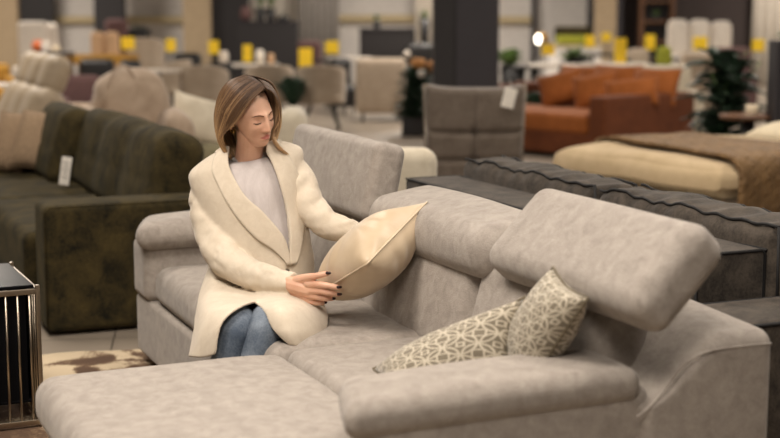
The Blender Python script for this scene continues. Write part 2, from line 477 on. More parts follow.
# arms
def arm(v0, v1, u0, name='arm', sk=0, z0=.07):
    rbox(*span(L, u0, 1.99, v0, v1, z0, .56), .04, (0, .005, 0), (8, 3, 6), lambda x, y, z: (x + sk * (y + .06) * max(0, min(1, (.3 - x) / .6)), y, z)).build(name, M['sofa'], S)
arm(2.955, 3.19, 1.20, 'arm', .3); arm(5.71, 5.95, 1.31, 'arm', 0, .30)
def padf(x, y, z):
    k = max(0, min(1, (.3 - x) / .6)); return (x + .32 * (y + .06) * k, y, z - .010 * k * k)
o1 = rbox(L(1.555, 3.075, .565), (.79, .27, .085), .036, (0.005, .004, .018), (14, 8, 3), padf).build('arm_pad', M['sofa'], S)
rbox(L(1.65, 5.80, .598), (.72, .29, .11), .055, (0.01, .004, .016), (12, 8, 3), padf).build('arm_pad', M['sofa'], S)
# pad piping on its near side
tube([L(1.17 + .75 * i / 12, 2.942, .558) for i in range(13)], .0035, 6).build('seam', M['sofa'], S)
# back cushions with a leaning face
def bc(v0, v1):
    def lean(x, y, z): return (x + .10 * (z + .17) / .34 * .9, y, z)
    rbox(L(1.95, (v0 + v1) / 2, .59), (.17, v1 - v0, .37), .06, (.03, 0, .01), (5, 12, 8), lean).build('back_cushion', M['sofa'], S)
bc(3.12, 3.86); bc(3.865, 4.72); bc(4.725, 5.68)
# headrests: the near one raised at a slant, the middle one folded down, the far one upright
def hdf(x, y, z):
    return (x, y, z + .006 * mnoise.noise(Vector((x * 4, y * 3, z * 4))))
rbox(L(1.992, 3.252, .853), (.135, .83, .30), .05, (.012, 0, .0), (5, 14, 8), hdf, rotu(44)).build('headrest', M['sofa'], S)
rbox(L(2.03, 4.21, .785), (.30, .93, .155), .07, (.005, 0, .025), (8, 14, 5), hdf, rotu(-9)).build('headrest', M['sofa'], S)
rbox(L(1.99, 5.195, .885), (.125, .94, .305), .038, (.012, 0, .0), (5, 14, 8), hdf, rotu(12)).build('headrest', M['sofa'], S)
for (u, v) in ((.75, 3.12), (.75, 4.0), (2.25, 3.0), (2.25, 5.85), (1.45, 5.8)): rbox((0, 0, 0), (.05, .05, .07), .01, m=(1, 1, 1)).build('foot', M['blackmetal'], S, loc=L(u, v, .035))

# ------------------------------------------------------------------ trellis cushions in the corner
def cushion(C, t, name, label, cat, mats, seed, group=None, folds=.003, piping=None, sag=.1):
    c = sum((Vector(q) for q in C), Vector()) / 4
    o = pillow([Vector(q) - c for q in C], t, folds=folds, seed=seed, sag=sag).build(name, mats, loc=c)
    tag(o, label, cat, group)
    if piping:
        tube([q - c for q in pillow_rim(C, sag=sag)], .0035, 6, caps=False).build('piping', piping, o)
    return o
def U(u, v, z): return uvw(u, v, z)
C1 = [U(1.42, 3.38, .47), U(1.72, 3.22, .50), U(1.79, 3.28, .745), U(1.49, 3.64, .49)]
C2 = [U(1.80, 3.45, .51), U(1.74, 3.14, .54), U(1.80, 2.97, .80), U(1.84, 3.22, .835)]
cushion(C1, .18, 'patterned_cushion', 'taupe trellis-patterned cushion lying slumped behind the near sofa arm', 'cushion', M['lattice'], 1, None, .003, M['lattice_back'])
cushion(C2, .14, 'patterned_cushion', 'taupe trellis-patterned cushion standing upright against the slanted headrest', 'cushion', M['lattice'], 4, None, .003, M['lattice_back'])

# ------------------------------------------------------------------ satin pillow in the woman's hands
PC = [atY(309, 300, 4.72), atY(367, 264, 4.40), atY(427, 202, 4.68), atY(384, 254, 4.95)]
cushion(PC, .225, 'satin_pillow', 'champagne satin pillow tilted up in the woman\'s hands', 'pillow', M['satin'], 2, None, .009, M['satin'], .07)

# ------------------------------------------------------------------ charcoal sofa behind, back turned to the camera
D, L = root_uv('charcoal_sofa', 'charcoal corduroy sofa with black piping, back turned, directly behind the grey sectional', 'sofa', 2.9, 4.6)
def piped(c, s, r, name, mat=M['dark'], puff=(0, 0, 0), m=(5, 12, 5), par=None, pipes=((0, 1), (0, -1)), df=None, rot=None):
    o = rbox((0, 0, 0), s, r, puff, m, df, rot).build(name, mat, par, loc=c)
    return o
def loop_box(c, s, axis, sg, rad=.006, inset=.004, mb=None):
    """piping round one face of a box"""
    b, d = (axis + 1) % 3, (axis + 2) % 3; P = []
    hb, hd = s[b] / 2 - inset, s[d] / 2 - inset; k = .012
    for (x, y) in ((-hb + k, -hd), (hb - k, -hd), (hb, -hd + k), (hb, hd - k), (hb - k, hd), (-hb + k, hd), (-hb, hd - k), (-hb, -hd + k), (-hb + k, -hd)):
        p = [0, 0, 0]; p[axis] = sg * (s[axis] / 2 - .004); p[b] = x; p[d] = y; P.append(Vector(p) + Vector(c))
    return tube(P, rad, 6, mb, caps=False)
c, s = span(L, 2.60, 2.87, 3.64, 5.93, .10, .75)
o = rbox(c, s, .018, (.006, 0, .004), (5, 16, 6)).build('back_frame', M['dark'], D)
mb = MB(); loop_box(c, s, 1, -1, mb=mb); loop_box(c, s, 1, 1, mb=mb)
for x in (-1, 1): tube([c + Vector((x * s[0] / 2, -s[1] / 2, s[2] / 2 - .004)), c + Vector((x * s[0] / 2, s[1] / 2, s[2] / 2 - .004))], .006, 6, mb)
mb.build('piping', M['piping'], o)
def dcush(v0, v1, dz):
    def q(x, y, z):
        return (x, y, z + (.016 * mnoise.noise(Vector((y * 14 + v0, x * 5, 0))) if z > 0 else 0))
    cc = L(2.99, (v0 + v1) / 2, .625 + dz); ss = (.22, v1 - v0, .40)
    o = rbox(cc, ss, .045, (.03, .008, .02), (6, 50, 6), q).build('back_cushion', M['dark'], D)
    mb = MB()
    for x in (-1, 1):
        P = [cc + Vector((x * .096, -ss[1] / 2 + .012 + (ss[1] - .024) * i / 40, 0.204 + .016 * mnoise.noise(Vector(((-ss[1] / 2 + ss[1] * i / 40) * 14 + v0, x * .5, 0))))) for i in range(41)]
        tube(P, .006, 6, mb)
        tube([P[0], P[0] - Vector((0, .006, .36))], .006, 6, mb)
    mb.build('piping', M['piping'], o)
dcush(4.73, 5.92, .0); dcush(3.60, 4.715, -.005)
c, s = span(L, 2.50, 3.55, 3.28, 3.60, .08, .60)
o = rbox(c, s, .03, (0, 0, .012), (10, 5, 6)).build('arm', M['dark'], D)
mb = MB()
for y in (-1, 1): tube([c + Vector((-s[0] / 2 + .01, y * (s[1] / 2 - .004), s[2] / 2 - .004)), c + Vector((s[0] / 2, y * (s[1] / 2 - .004), s[2] / 2 - .004))], .006, 6, mb)
mb.build('piping', M['piping'], o)
c, s = span(L, 2.50, 3.55, 5.95, 6.22, .08, .60)
rbox(c, s, .03, (0, 0, .012), (8, 5, 6)).build('arm', M['dark'], D)
rbox(*span(L, 2.88, 3.60, 3.62, 5.93, .12, .44), .03, (0, 0, .02), (6, 12, 5)).build('seat', M['dark'], D)
for (u, v) in ((2.6, 3.4), (2.6, 6.1), (3.45, 3.4), (3.45, 6.1)): rbox((0, 0, 0), (.05, .05, .10), .01, m=(1, 1, 1)).build('foot', M['blackmetal'], D, loc=L(u, v, .05))

# ------------------------------------------------------------------ olive velvet sofa on the left
G, L = root_uv('olive_sofa', 'dark olive green velvet sofa with a white paper tag, left of the woman', 'sofa', 1.5, 7.8)
c, s = span(L, 1.03, 2.05, 6.53, 6.82, .02, .62)
o = rbox(c, s, .035, (0, .004, .006), (12, 5, 8)).build('arm', M['green'], G)
mb = MB()
tube([c + Vector((-s[0] / 2 + .002, -s[1] / 2 + .004, -.27)), c + Vector((-s[0] / 2 + .004, -s[1] / 2 + .006, .27)), c + Vector((-s[0] / 2 + .03, -s[1] / 2 + .012, .293)), c + Vector((s[0] / 2, -s[1] / 2 + .012, .298))], .004, 6, mb)
mb.build('piping', M['green'], o)
rbox(*span(L, 1.03, 2.05, 9.55, 9.8, .02, .62), .035, (0, .004, .006), (8, 5, 6)).build('arm', M['green'], G)
rbox(*span(L, .98, 1.9, 6.83, 8.2, .12, .455), .05, (0, 0, .02), (8, 12, 5), wav(4, 4, .02)).build('seat_cushion', M['green'], G)
rbox(*span(L, .98, 1.9, 8.205, 9.54, .12, .455), .05, (0, 0, .02), (8, 12, 5), wav(4, 4, .02)).build('seat_cushion', M['green'], G)
rbox(*span(L, 1.85, 2.1, 6.83, 9.54, .05, .66), .05, (0, 0, 0), (5, 12, 6)).build('back_frame', M['green'], G)
def gcush(v0, v1, tilt, u=1.73, pz=.665, q=0.0, tufts=2):
    n = tufts
    def d(x, y, z):
        w = (y / (v1 - v0) + .5) * n
        g = math.exp(-((w - round(w)) * 5.5 / 1) ** 2) if 0 < round(w) < n else 0
        gz = math.exp(-((z + .02) * 40) ** 2)
        k = (.018 * g + .008 * gz) * (1 if x < 0 else 0)
        return (x + k, y, z - .02 * g * (1 if z > .1 else 0) + .012 * mnoise.noise(Vector((y * 4, z * 3, q))))
    return rbox(L(u, (v0 + v1) / 2, pz), (.24, v1 - v0, .51), .085, (.03, .01, .01), (6, 26, 12), d, rotu(tilt)).build('back_cushion', M['green'], G)
gcush(6.80, 8.86, 14, tufts=3); gc = gcush(8.75, 9.62, 17, 1.60, .665, 5, 1)
# paper tag hanging on the seam between them
tg = atY(65.5, 171, 8.35)
mb = MB(); rbox((0, 0, 0), (.064, .006, .17), .002, m=(1, 1, 1), mb=mb); tl = mb.build('price_tag', M['tag'], loc=tg)
tl.rotation_euler = (math.radians(-8), math.radians(6), math.radians(-12))
tag(tl, 'narrow white paper tag hanging on the front of the olive velvet sofa', 'price tag')
mb = MB()
for k in range(5): rbox((0, -.0035, .05 - k * .022), (.04 - .008 * (k % 2), .001, .006), .0004, m=(1, 1, 1), mb=mb)
mb.build('print_lines', M['ink'], tl)

# ------------------------------------------------------------------ glass and steel side table
tc = Vector((-1.275, 4.97, 0)); tr = math.radians(25)
T = thing('side_table', 'square black glass side table with thin steel bar frame at the left edge', 'table', tc + Matrix.Rotation(tr, 3, 'Z') @ Vector((-.26, .26, .008)), tr)
w = .26
rbox((0, 0, .521), (.50, .50, .012), .004, m=(2, 2, 1)).build('glass_top', M['black_glass'], T)
rbox((0, 0, .095), (.48, .48, .012), .004, m=(2, 2, 1)).build('glass_shelf', M['black_glass'], T)
for k in range(4):
    q = Matrix.Rotation(k * PI / 2, 3, 'Z') @ Vector((.236, 0, .30)); rbox((0, 0, 0), (.006, .44, .40) if k % 2 == 0 else (.44, .006, .40), .002, m=(1, 1, 1)).build('glass_panel', M['black_glass'], T, loc=q)
def bar(a, b, mb, r=.0045): tube([a, b], r, 8, mb)
for sx, sy in ((-1, -1), (1, -1), (1, 1), (-1, 1)):
    mb = MB(); rbox((sx * w, sy * w, .264), (.016, .016, .528), .003, m=(1, 1, 1), mb=mb); mb.build('leg', M['steel'], T)
for z in (.505, .02):
    mb = MB()
    for a, b in (((-w, -w), (w, -w)), ((w, -w), (w, w)), ((w, w), (-w, w)), ((-w, w), (-w, -w))):
        c = Vector(((a[0] + b[0]) / 2, (a[1] + b[1]) / 2, z)); dd = (abs(b[0] - a[0]) + .014, abs(b[1] - a[1]) + .014, .02)
        rbox(c, dd, .003, m=(1, 1, 1), mb=mb)
    mb.build('rail', M['steel'], T)
for k in range(4):
    for j in range(12):
        q = -w + .03 + j * (2 * w - .06) / 11
        x, y = ((q, -w), (w, q), (q, w), (-w, q))[k]
        mb = MB(); lo = .10 if j % 2 else .0
        bar(Vector((x, y, .02)), Vector((x, y, .50)), mb); mb.build('bar', M['steel'], T)

# ------------------------------------------------------------------ the woman
def face_skin():
    """skin with the lips marked in the head's own frame"""
    t = NT('skin_with_lips'); v = t.coord(); f = t.noise(v, 14, 4)
    mp = t.n('ShaderNodeMapping', vector_type='TEXTURE'); t.l(v, mp.inputs[0])
    mp.inputs['Location'].default_value = HC; mp.inputs['Rotation'].default_value = HR.to_euler('XYZ')
    s_ = t.n('ShaderNodeSeparateXYZ'); t.l(mp.outputs[0], s_.inputs[0]); X, Y_, Z = s_.outputs
    def sq(a): return t.math('MULTIPLY', a, a)
    ax = t.math('ABSOLUTE', X)
    hz = t.math('MULTIPLY_ADD', ax, -.28, .0098)
    e = t.math('ADD', sq(t.math('DIVIDE', X, .0235)), sq(t.math('DIVIDE', t.math('ADD', Z, .0625), hz)))
    inside = t.math('MULTIPLY', t.math('LESS_THAN', Y_, -.05), t.math('SUBTRACT', 1, t.math('SMOOTH_MIN', 1, t.math('MAXIMUM', 0, t.math('MULTIPLY', t.math('SUBTRACT', e, .75), 2.5)), .05)))
    skin = t.ramp(f, [(.35, srgb(212, 164, 138)), (.65, srgb(224, 180, 154))])
    t.l(t.mix(inside, skin, srgb(190, 118, 106)), t.b.inputs['Base Color'])
    t.set(Roughness=.45, Subsurface_Weight=.1, Subsurface_Scale=.008); t.b.inputs['Subsurface Radius'].default_value = (1, .35, .2)
    return t.m
def weld(o, voxel, passes):
    """fuse overlapping closed shapes into one continuous surface and relax it"""
    rm = o.modifiers.new('weld', 'REMESH'); rm.mode = 'VOXEL'; rm.voxel_size = voxel; rm.use_smooth_shade = True
    dg = bpy.context.evaluated_depsgraph_get(); dg.update()
    me = bpy.data.meshes.new_from_object(o.evaluated_get(dg)); o.modifiers.clear(); mt = list(o.data.materials); o.data = me
    me.materials.clear()
    for m_ in mt: me.materials.append(m_)
    c = np.empty(len(me.vertices) * 3, np.float32); me.vertices.foreach_get('co', c); c = c.reshape(-1, 3)
    e = np.empty(len(me.edges) * 2, np.int32); me.edges.foreach_get('vertices', e); e = e.reshape(-1, 2)
    dgr = np.maximum(np.bincount(e.ravel(), minlength=len(c)), 1).astype(np.float32)[:, None]
    for _ in range(passes):
        acc = np.zeros_like(c)
        for k in range(3):
            acc[:, k] = np.bincount(e[:, 0], c[e[:, 1], k], len(c)) + np.bincount(e[:, 1], c[e[:, 0], k], len(c))
        c = c * .5 + acc / dgr * .5
    me.vertices.foreach_set('co', c.astype(np.float32).ravel()); me.update()
    me.polygons.foreach_set('use_smooth', np.ones(len(me.polygons), bool))
HC = atY(249.8, 114.3, 4.95)
HR = (Matrix.Rotation(math.radians(-15), 3, 'Y') @ Matrix.Rotation(math.radians(44), 3, 'Z') @ Matrix.Rotation(math.radians(22), 3, 'X'))
HW = lambda p: HC + HR @ Vector(p)
HRI = HR.transposed()
def gs(x, s): return math.exp(-(x / s) ** 2)
def ell(d, c, r):
    """distance along unit ray d from the origin to the far side of an ellipsoid"""
    A = sum((d[i] / r[i]) ** 2 for i in range(3)); B = sum(-2 * d[i] * c[i] / r[i] ** 2 for i in range(3)); Cc = sum((c[i] / r[i]) ** 2 for i in range(3)) - 1
    D = B * B - 4 * A * Cc
    return (-B + math.sqrt(D)) / (2 * A) if D > 0 else 0
def head_pt(d):
    k = 34.0; parts = [ell(d, (0, .018, .026), (.073, .090, .089)), ell(d, (0, -.030, -.012), (.064, .060, .082)), ell(d, (0, -.043, -.068), (.040, .043, .040))]
    parts = [q for q in parts if q > 0]
    r = math.log(sum(math.exp(k * 6 * q) for q in parts)) / (k * 6)
    p = Vector(d) * r; x, y, z = p; ax = abs(x)
    if y < 0:
        f = 0
        f += .005 * gs(z - .020, .009) * gs(ax - .024, .022)
        f -= .015 * gs(z - .001, .0125) * gs(ax - .028, .0145)
        f += .0105 * gs(z + .001, .0085) * gs(ax - .031, .0125)
        f -= .0015 * gs(z + .0075, .0022) * gs(ax - .031, .013)
        if z > -.05:
            t = max(0, min(1, (.016 - z) / .050)); w = .0075 + .0035 * t
            f += (.006 + .016 * t ** 1.3) * gs(x, w) * (1 if z > -.036 else max(0, 1 - ((-.036 - z) / .010) ** 2)) * (1 if z < .016 else gs(z - .016, .012))
        f += .0045 * gs(z + .036, .007) * gs(ax - .012, .006)
        f += .0055 * gs(z + .0575, .0042) * gs(x, .018)
        f += .0065 * gs(z + .0675, .0045) * gs(x, .015)
        f -= .0035 * gs(z + .0625, .0022) * gs(x, .021)
        f -= .003 * gs(z + .078, .006) * gs(x, .02)
        f += .006 * gs(z + .096, .012) * gs(x, .017)
        f += .004 * gs(z + .028, .016) * gs(ax - .043, .014)
        p.y -= f
    return p
FT = None
def front(x, z):
    """point on the face in front of (x, z), head frame"""
    global FT
    if FT is None: FT = np.array([tuple(p) for p in LOCALPTS if p.y < -.03])
    d = (FT[:, 0] - x) ** 2 + (FT[:, 2] - z) ** 2; i = np.argsort(d)[:4]; w_ = 1 / (d[i] + 1e-9); w_ /= w_.sum()
    return Vector((x, float((FT[i, 1] * w_).sum()), z))
body = MB()
NL, NP = 180, 150
LOCALPTS = []
vs = []; fs = []
for i in range(NP + 1):
    ph = PI * i / NP
    for j in range(NL):
        th = 2 * PI * j / NL
        # denser rows and columns over the face
        th2 = th - .45 * math.sin(th); ph2 = ph
        d = (math.sin(ph2) * math.sin(th2), -math.sin(ph2) * math.cos(th2), math.cos(ph2))
        LOCALPTS.append(head_pt(d)); vs.append(HW(LOCALPTS[-1]))
for i in range(NP):
    for j in range(NL):
        a, b = i * NL + j, i * NL + (j + 1) % NL; fs.append((a, b, b + NL, a + NL))
body.add(vs, fs)
# ears
for sx in (-1, 1):
    E0 = [HW((sx * (.071 + .006 * k), .012 + .010 * k, .004 - .004 * k)) for k in (0, 1)]
    P = [HW((sx * (.072 + .010 * math.sin(a) ** 2), .018 + .014 * math.sin(a), -.012 + .026 * math.cos(a))) for a in [PI * k / 8 for k in range(9)]]
    smooth_tube(P, [.0055] * 9, 1, 8, body); smooth_tube([HW((sx * .066, .008, .008)), HW((sx * .076, .022, -.004)), HW((sx * .068, .010, -.026))], [.009, .008, .006], 4, 8, body)
px = atY
smooth_tube([px(249, 172, 5.02), px(249, 158, 5.01), px(250, 145, 4.985), px(251, 130, 4.96)], [.050, .051, .049, .052], 4, 20, body)
smooth_tube([px(252, 312, 5.0), px(255, 270, 5.0), px(253, 225, 5.0), px(250, 190, 5.02), px(249, 172, 5.02)], [.13, .115, .115, .09, .045], 4, 20, body)
# arms and legs of the body under the clothes
smooth_tube([px(235, 182, 5.01), px(208, 188, 5.0), px(207, 210, 4.97), px(215, 240, 4.90), px(228, 262, 4.84), px(250, 273, 4.77), px(275, 280, 4.70), px(292, 284, 4.655)], [.05, .045, .044, .042, .040, .036, .030, .024], 4, 14, body)
smooth_tube([px(262, 168, 5.03), px(286, 168, 5.05), px(299, 186, 5.02), px(313, 211, 4.97), px(330, 227, 4.93), px(350, 232, 4.93), px(368, 237, 4.94)], [.05, .042, .042, .040, .038, .032, .024], 4, 14, body)
HIPR, HIPL = px(240, 309, 4.97), px(268, 309, 4.97)
KNR, KNL = px(237, 327, 4.485), px(267, 326, 4.47)
ANR, ANL = uvw(1.17, 4.34, .10), uvw(1.22, 4.22, .10)
for a, b, c in ((HIPR, KNR, ANR), (HIPL, KNL, ANL)):
    smooth_tube([a, a.lerp(b, .5), b, b.lerp(c, .35), c], [.066, .052, .045, .042, .032], 4, 16, body)
    smooth_tube([c + Vector((0, .03, -.03)), c + Vector((-.03, -.06, -.05)), c + Vector((-.05, -.13, -.065))], [.03, .03, .022], 4, 10, body)
# right hand: palm, thumb, four fingers closing on the pillow
def finger(P, R, mb=body, n=4): smooth_tube([px(*q) for q in P], R, n, 10, mb)
finger([(287, 283, 4.665), (298, 286, 4.64), (310, 289.5, 4.615)], [.024, .030, .028])
finger([(291, 289, 4.665), (302, 295, 4.645), (310, 298, 4.625)], [.018, .023, .020])
finger([(297, 280, 4.635), (306, 277.5, 4.60), (316, 276, 4.575), (327, 273.5, 4.565)], [.016, .0135, .0115, .0095])
finger([(308, 284, 4.60), (320, 284.5, 4.568), (330, 286, 4.555), (338.5, 287.5, 4.55)], [.0145, .0115, .0105, .0085])
finger([(310, 290, 4.60), (321, 291, 4.575), (331, 293, 4.565), (338.5, 294.5, 4.585)], [.0145, .0115, .0105, .0085])
finger([(309, 295, 4.61), (319, 297, 4.59), (327, 298.5, 4.590), (332.5, 298.5, 4.615)], [.0135, .0112, .010, .0082])
finger([(303, 299, 4.63), (313, 302, 4.612), (319, 303, 4.61), (324, 302.5, 4.635)], [.0125, .0100, .009, .0074])
# left hand: behind the pillow, fingers spread on its back
finger([(366, 237, 4.94), (373, 240, 4.95), (380, 243, 4.95)], [.022, .028, .024])
finger([(373, 236, 4.94), (378, 230, 4.92), (384, 227, 4.89)], [.012, .010, .0085])
for k in range(4):
    finger([(379, 239 + 3 * k, 4.955), (387, 240 + 4 * k, 4.95), (392, 242 + 4.4 * k, 4.92)], [.0115, .0098, .0082])
M['skin'] = face_skin()
W = body.build('person', M['skin'])
tag(W, 'woman with light brown bob in cream coat and jeans, sitting holding a satin pillow', 'person')
weld(W, .0022, 2)
# brows, lash lines, nails, earring
for sx in (-1, 1):
    P = []
    for k in range(9):
        t = k / 8; x = .012 + .036 * t; z = .0175 + .0065 * math.sin(PI * min(1, t * 1.15) * .8) - .003 * t
        q = front(sx * x, z); P.append(HW(q + Vector((0, -.0012, 0))))
    tube(P, [.0018, .0023, .0025, .0026, .0025, .0022, .0018, .0013, .0006], 6, flat=.9).build('eyebrow', M['brow'], W)
    P = []
    for k in range(9):
        t = k / 8; x = .0185 + .027 * t; z = -.0055 - .0035 * math.sin(PI * t) + .001 * t
        q = front(sx * x, z); P.append(HW(q + Vector((0, -.0008, 0))))
    mb = tube(P, [.0006, .0010, .0012, .0013, .0014, .0014, .0014, .0013, .0007], 6)
    for k in range(2, 9):
        a = P[k]; d_ = HR @ Vector((sx * .002 * (k - 3) / 3, -.006, -.0035)); tube([a, a + d_ * .6, a + d_ + HR @ Vector((0, -.001, .0018))], [.0005, .0004, .0001], 4, mb)
    mb.build('eyelashes', M['lash'], W)
for (x, y, Y), d_ in (((328.5, 273, 4.558), 1), ((339.5, 287, 4.543), 1), ((339.5, 294.2, 4.572), 1), ((333.3, 298.4, 4.604), 1), ((324.8, 302.3, 4.628), 1)):
    c = px(x, y, Y); smooth_tube([c - Vector((.0045, 0, 0)), c + Vector((.004, .001, -.0006))], [.0058, .0046], 2, 10).build('fingernail', M['nail'], W)
c = HW((-.074, .010, -.036)); P = [c + HR @ Vector((0, .009 * math.sin(a), -.009 + .009 * math.cos(a))) for a in [2 * PI * k / 16 for k in range(17)]]
tube(P, .0013, 6).build('earring', M['earring'], W)

# torso rings for the clothes
RT = [  # y, centre x, Y, a, b, shoulder tilt, yaw, opening left x, opening right x, lapel outer left, outer right
    (322, 252, 5.00, .205, .165, 0, 8, 268, 274, 268, 274),
    (288, 257, 5.00, .198, .150, 0, 9, 279, 283, 279, 283),
    (262, 261, 5.00, .182, .136, 1, 10, 285, 287, 284, 292),
    (248, 260, 5.00, .178, .132, 2, 11, 285, 287, 275, 297),
    (232, 258, 5.00, .176, .130, 4, 12, 279, 287, 259, 300),
    (210, 252, 5.005, .176, .128, 6, 12, 263, 284, 242, 301),
    (189, 249, 5.01, .186, .120, 8, 12, 248, 279, 230, 298),
    (174, 247.5, 5.015, .199, .106, 10, 12, 241, 275, 224, 293),
    (161.5, 246.5, 5.02, .200, .093, 11, 12, 236, 270.5, 219, 287),
    (153, 247.5, 5.025, .158, .083, 10, 12, 233, 266, 218, 280),
    (147, 248.5, 5.03, .106, .077, 9, 10, 232, 265, 220, 276),
    (143, 249, 5.035, .074, .071, 6, 10, 232, 264, 224, 272),
]
def ringf(t):
    """interpolated ring row at t in 0..len-1"""
    n = len(RT); i = min(int(t), n - 2); k = t - i
    g = lambda j: np.array(RT[max(0, min(n - 1, j))], float)
    p0, p1, p2, p3 = g(i - 1), g(i), g(i + 1), g(i + 2)
    return (2 * p1 + (p2 - p0) * k + (2 * p0 - 5 * p1 + 4 * p2 - p3) * k * k + (3 * p1 - p0 - 3 * p2 + p3) * k ** 3) / 2
def rpt(r, phi, off=0):
    y, cx, Y, a, b, tl, yw = r[:7]
    c = atY(cx, y, Y); R = Matrix.Rotation(math.radians(yw), 3, 'Z') @ Matrix.Rotation(math.radians(-tl), 3, 'Y')
    s, q = math.sin(phi), math.cos(phi); e = .88
    v = Vector(((a + off) * abs(s) ** e * (1 if s > 0 else -1), -(b + off) * abs(q) ** e * (1 if q > 0 else -1), 0))
    return c + R @ v
def rphi(r, x):
    v = (x - r[1]) * r[2] / F / r[3]; v = max(-.98, min(.98, v)); return math.asin(v) - math.radians(r[6]) * .55
def shell(t0, t1, nt, fl, fr, off, thick, nphi=64, mb=None, fold=None):
    rows = []
    for j in range(nt + 1):
        r = ringf(t0 + (t1 - t0) * j / nt); a, b = fl(r), fr(r)
        rows.append([rpt(r, a + (b - a) * i / nphi, off + (fold(j / nt, a + (b - a) * i / nphi) if fold else 0)) for i in range(nphi + 1)])
    return sheet(rows, 1, 1, thick, mb)
# sweater
mb = MB()
def shr(r):
    q = r.copy(); q[3] = r[3] * .93 - .004; q[4] = r[4] * .93 - .004; return q
rows = []
for j in range(41):
    t = 11.0 * j / 40 - .0; r = ringf(t); q = shr(r)
    k = max(0, min(1, (t - 7.6) / 1.9)); q[3] = q[3] * (1 - k) + .056 * k; q[4] = q[4] * (1 - k) + .056 * k; q[1] += 1.5 * k
    if q[0] < 160: q[0] = 159.5 - (t - 8) * .5; q[5] = 9; q[1] -= .8
    rows.append([rpt(q, 2 * PI * i / 48 + .0) for i in range(48)])
vs = [p for r in rows for p in r]; fs = [(j * 48 + i, j * 48 + (i + 1) % 48, (j + 1) * 48 + (i + 1) % 48, (j + 1) * 48 + i) for j in range(40) for i in range(48)]
mb.add(vs, fs + [tuple(range(48))]); sw = mb.build('sweater', M['sweater'], W)
r_ = rows[37]
P = [Vector(p) for p in r_] + [Vector(r_[0])]
tube([p + Vector((0, 0, .003)) for p in P], .008, 10, caps=False).build('neckband', M['sweater'], sw)
# coat body
def foldf(j, phi):
    return .004 * math.sin(phi * 5 + j * 6) * (1 - j) + .004 * mnoise.noise(Vector((math.cos(phi) * 2, math.sin(phi) * 2, j * 4)))
mb = MB()
shell(0, 11, 66, lambda r: rphi(r, r[7]), lambda r: rphi(r, r[8]) - 2 * PI, .004, .008, 90, mb, foldf)
# skirts of the coat over the lap
def grid(rows): return [[px(*q) for q in r] for r in rows]
sheet(grid([
    [(209, 272, 4.97), (214, 279, 4.87), (234, 284, 4.86), (264, 288, 4.85)],
    [(200, 292, 4.88), (211, 296, 4.75), (236, 297, 4.69), (266, 298, 4.66)],
    [(196, 313, 4.74), (205, 312, 4.58), (221, 309, 4.49), (242, 307, 4.46)],
    [(193, 334, 4.62), (201, 334, 4.48), (211, 331, 4.42), (223, 324, 4.40)],
    [(189, 357, 4.52), (198, 358, 4.44), (208, 357, 4.40), (217, 354, 4.39)]]), 8, 8, .010, mb,
    lambda s, t: .005 * math.sin(s * 9 + t * 3) * t)
sheet(grid([
    [(248, 288, 4.86), (270, 286, 4.84), (295, 283, 4.84), (310, 280, 4.90)],
    [(252, 299, 4.65), (275, 296, 4.645), (300, 297, 4.67), (321, 299, 4.79)],
    [(264, 312, 4.45), (280, 308, 4.43), (303, 309, 4.50), (327, 316, 4.66)],
    [(273, 330, 4.385), (289, 329, 4.37), (306, 330, 4.42), (324, 335, 4.56)],
    [(289, 343, 4.375), (297, 347, 4.37), (307, 348, 4.41), (316, 344, 4.49)]]), 8, 8, .010, mb,
    lambda s, t: .005 * math.sin(s * 8 + 1 + t * 3) * t)
def sleeve(P, R, seed, body_mb):
    mb = smooth_tube([px(*q) for q in P], R, 8, 28, flatend=True)
    out = []
    for v in mb.v:
        q = Vector(v); n1 = mnoise.noise(q * 9 + Vector((seed, 0, 0))); n2 = mnoise.noise(Vector((q.x * 14 + q.z * 10, q.y * 6, q.z * 22 - q.x * 14 + seed)))
        out.append(tuple(q + Vector((n1, -n2, n1 * .5)) * .005 + Vector((0, -1, .3)) * .006 * n2))
    def crease(q):
        return max(0, 1 - abs(mnoise.noise(Vector((q.x * 9 + q.z * 13 + seed, q.y * 4, q.z * 15 - q.x * 9)))) * 7)
    cen = [px(*q) for q in P]; res = []
    for q in out:
        q = Vector(q); a = min(cen, key=lambda c: (c - q).length); k = crease(q); d = (q - a)
        res.append(tuple(q - d.normalized() * .007 * k))
    out = res
    body_mb.add(out, mb.f)
sleeve([(208, 188, 5.005), (206, 206, 4.985), (213, 234, 4.93), (226, 259, 4.86), (250, 273, 4.78), (272, 279.5, 4.715), (293, 284.0, 4.67)], [.060, .064, .065, .062, .055, .048, 0.0415], 3, mb)
sleeve([(284, 164, 5.04), (298.5, 181, 5.02), (312, 209, 4.97), (328, 225, 4.93), (348, 231, 4.93), (366, 236, 4.94)], [.054, .060, .056, .052, .045, .036], 8, mb)
coat = mb.build('coat', M['coat'], W); weld(coat, .0042, 7)
# lapels and back collar
shell(2.1, 11, 44, lambda r: rphi(r, r[7] + .8), lambda r: rphi(r, r[9]), .013, .007, 8).build('lapel', M['coat'], coat)
shell(2.1, 11, 44, lambda r: rphi(r, r[8] - .8), lambda r: rphi(r, r[10]), .013, .007, 8).build('lapel', M['coat'], coat)
shell(10.0, 11, 8, lambda r: rphi(r, r[9]) + .05, lambda r: rphi(r, r[10]) - 2 * PI - .05, .014, .008, 40).build('collar', M['coat'], coat)
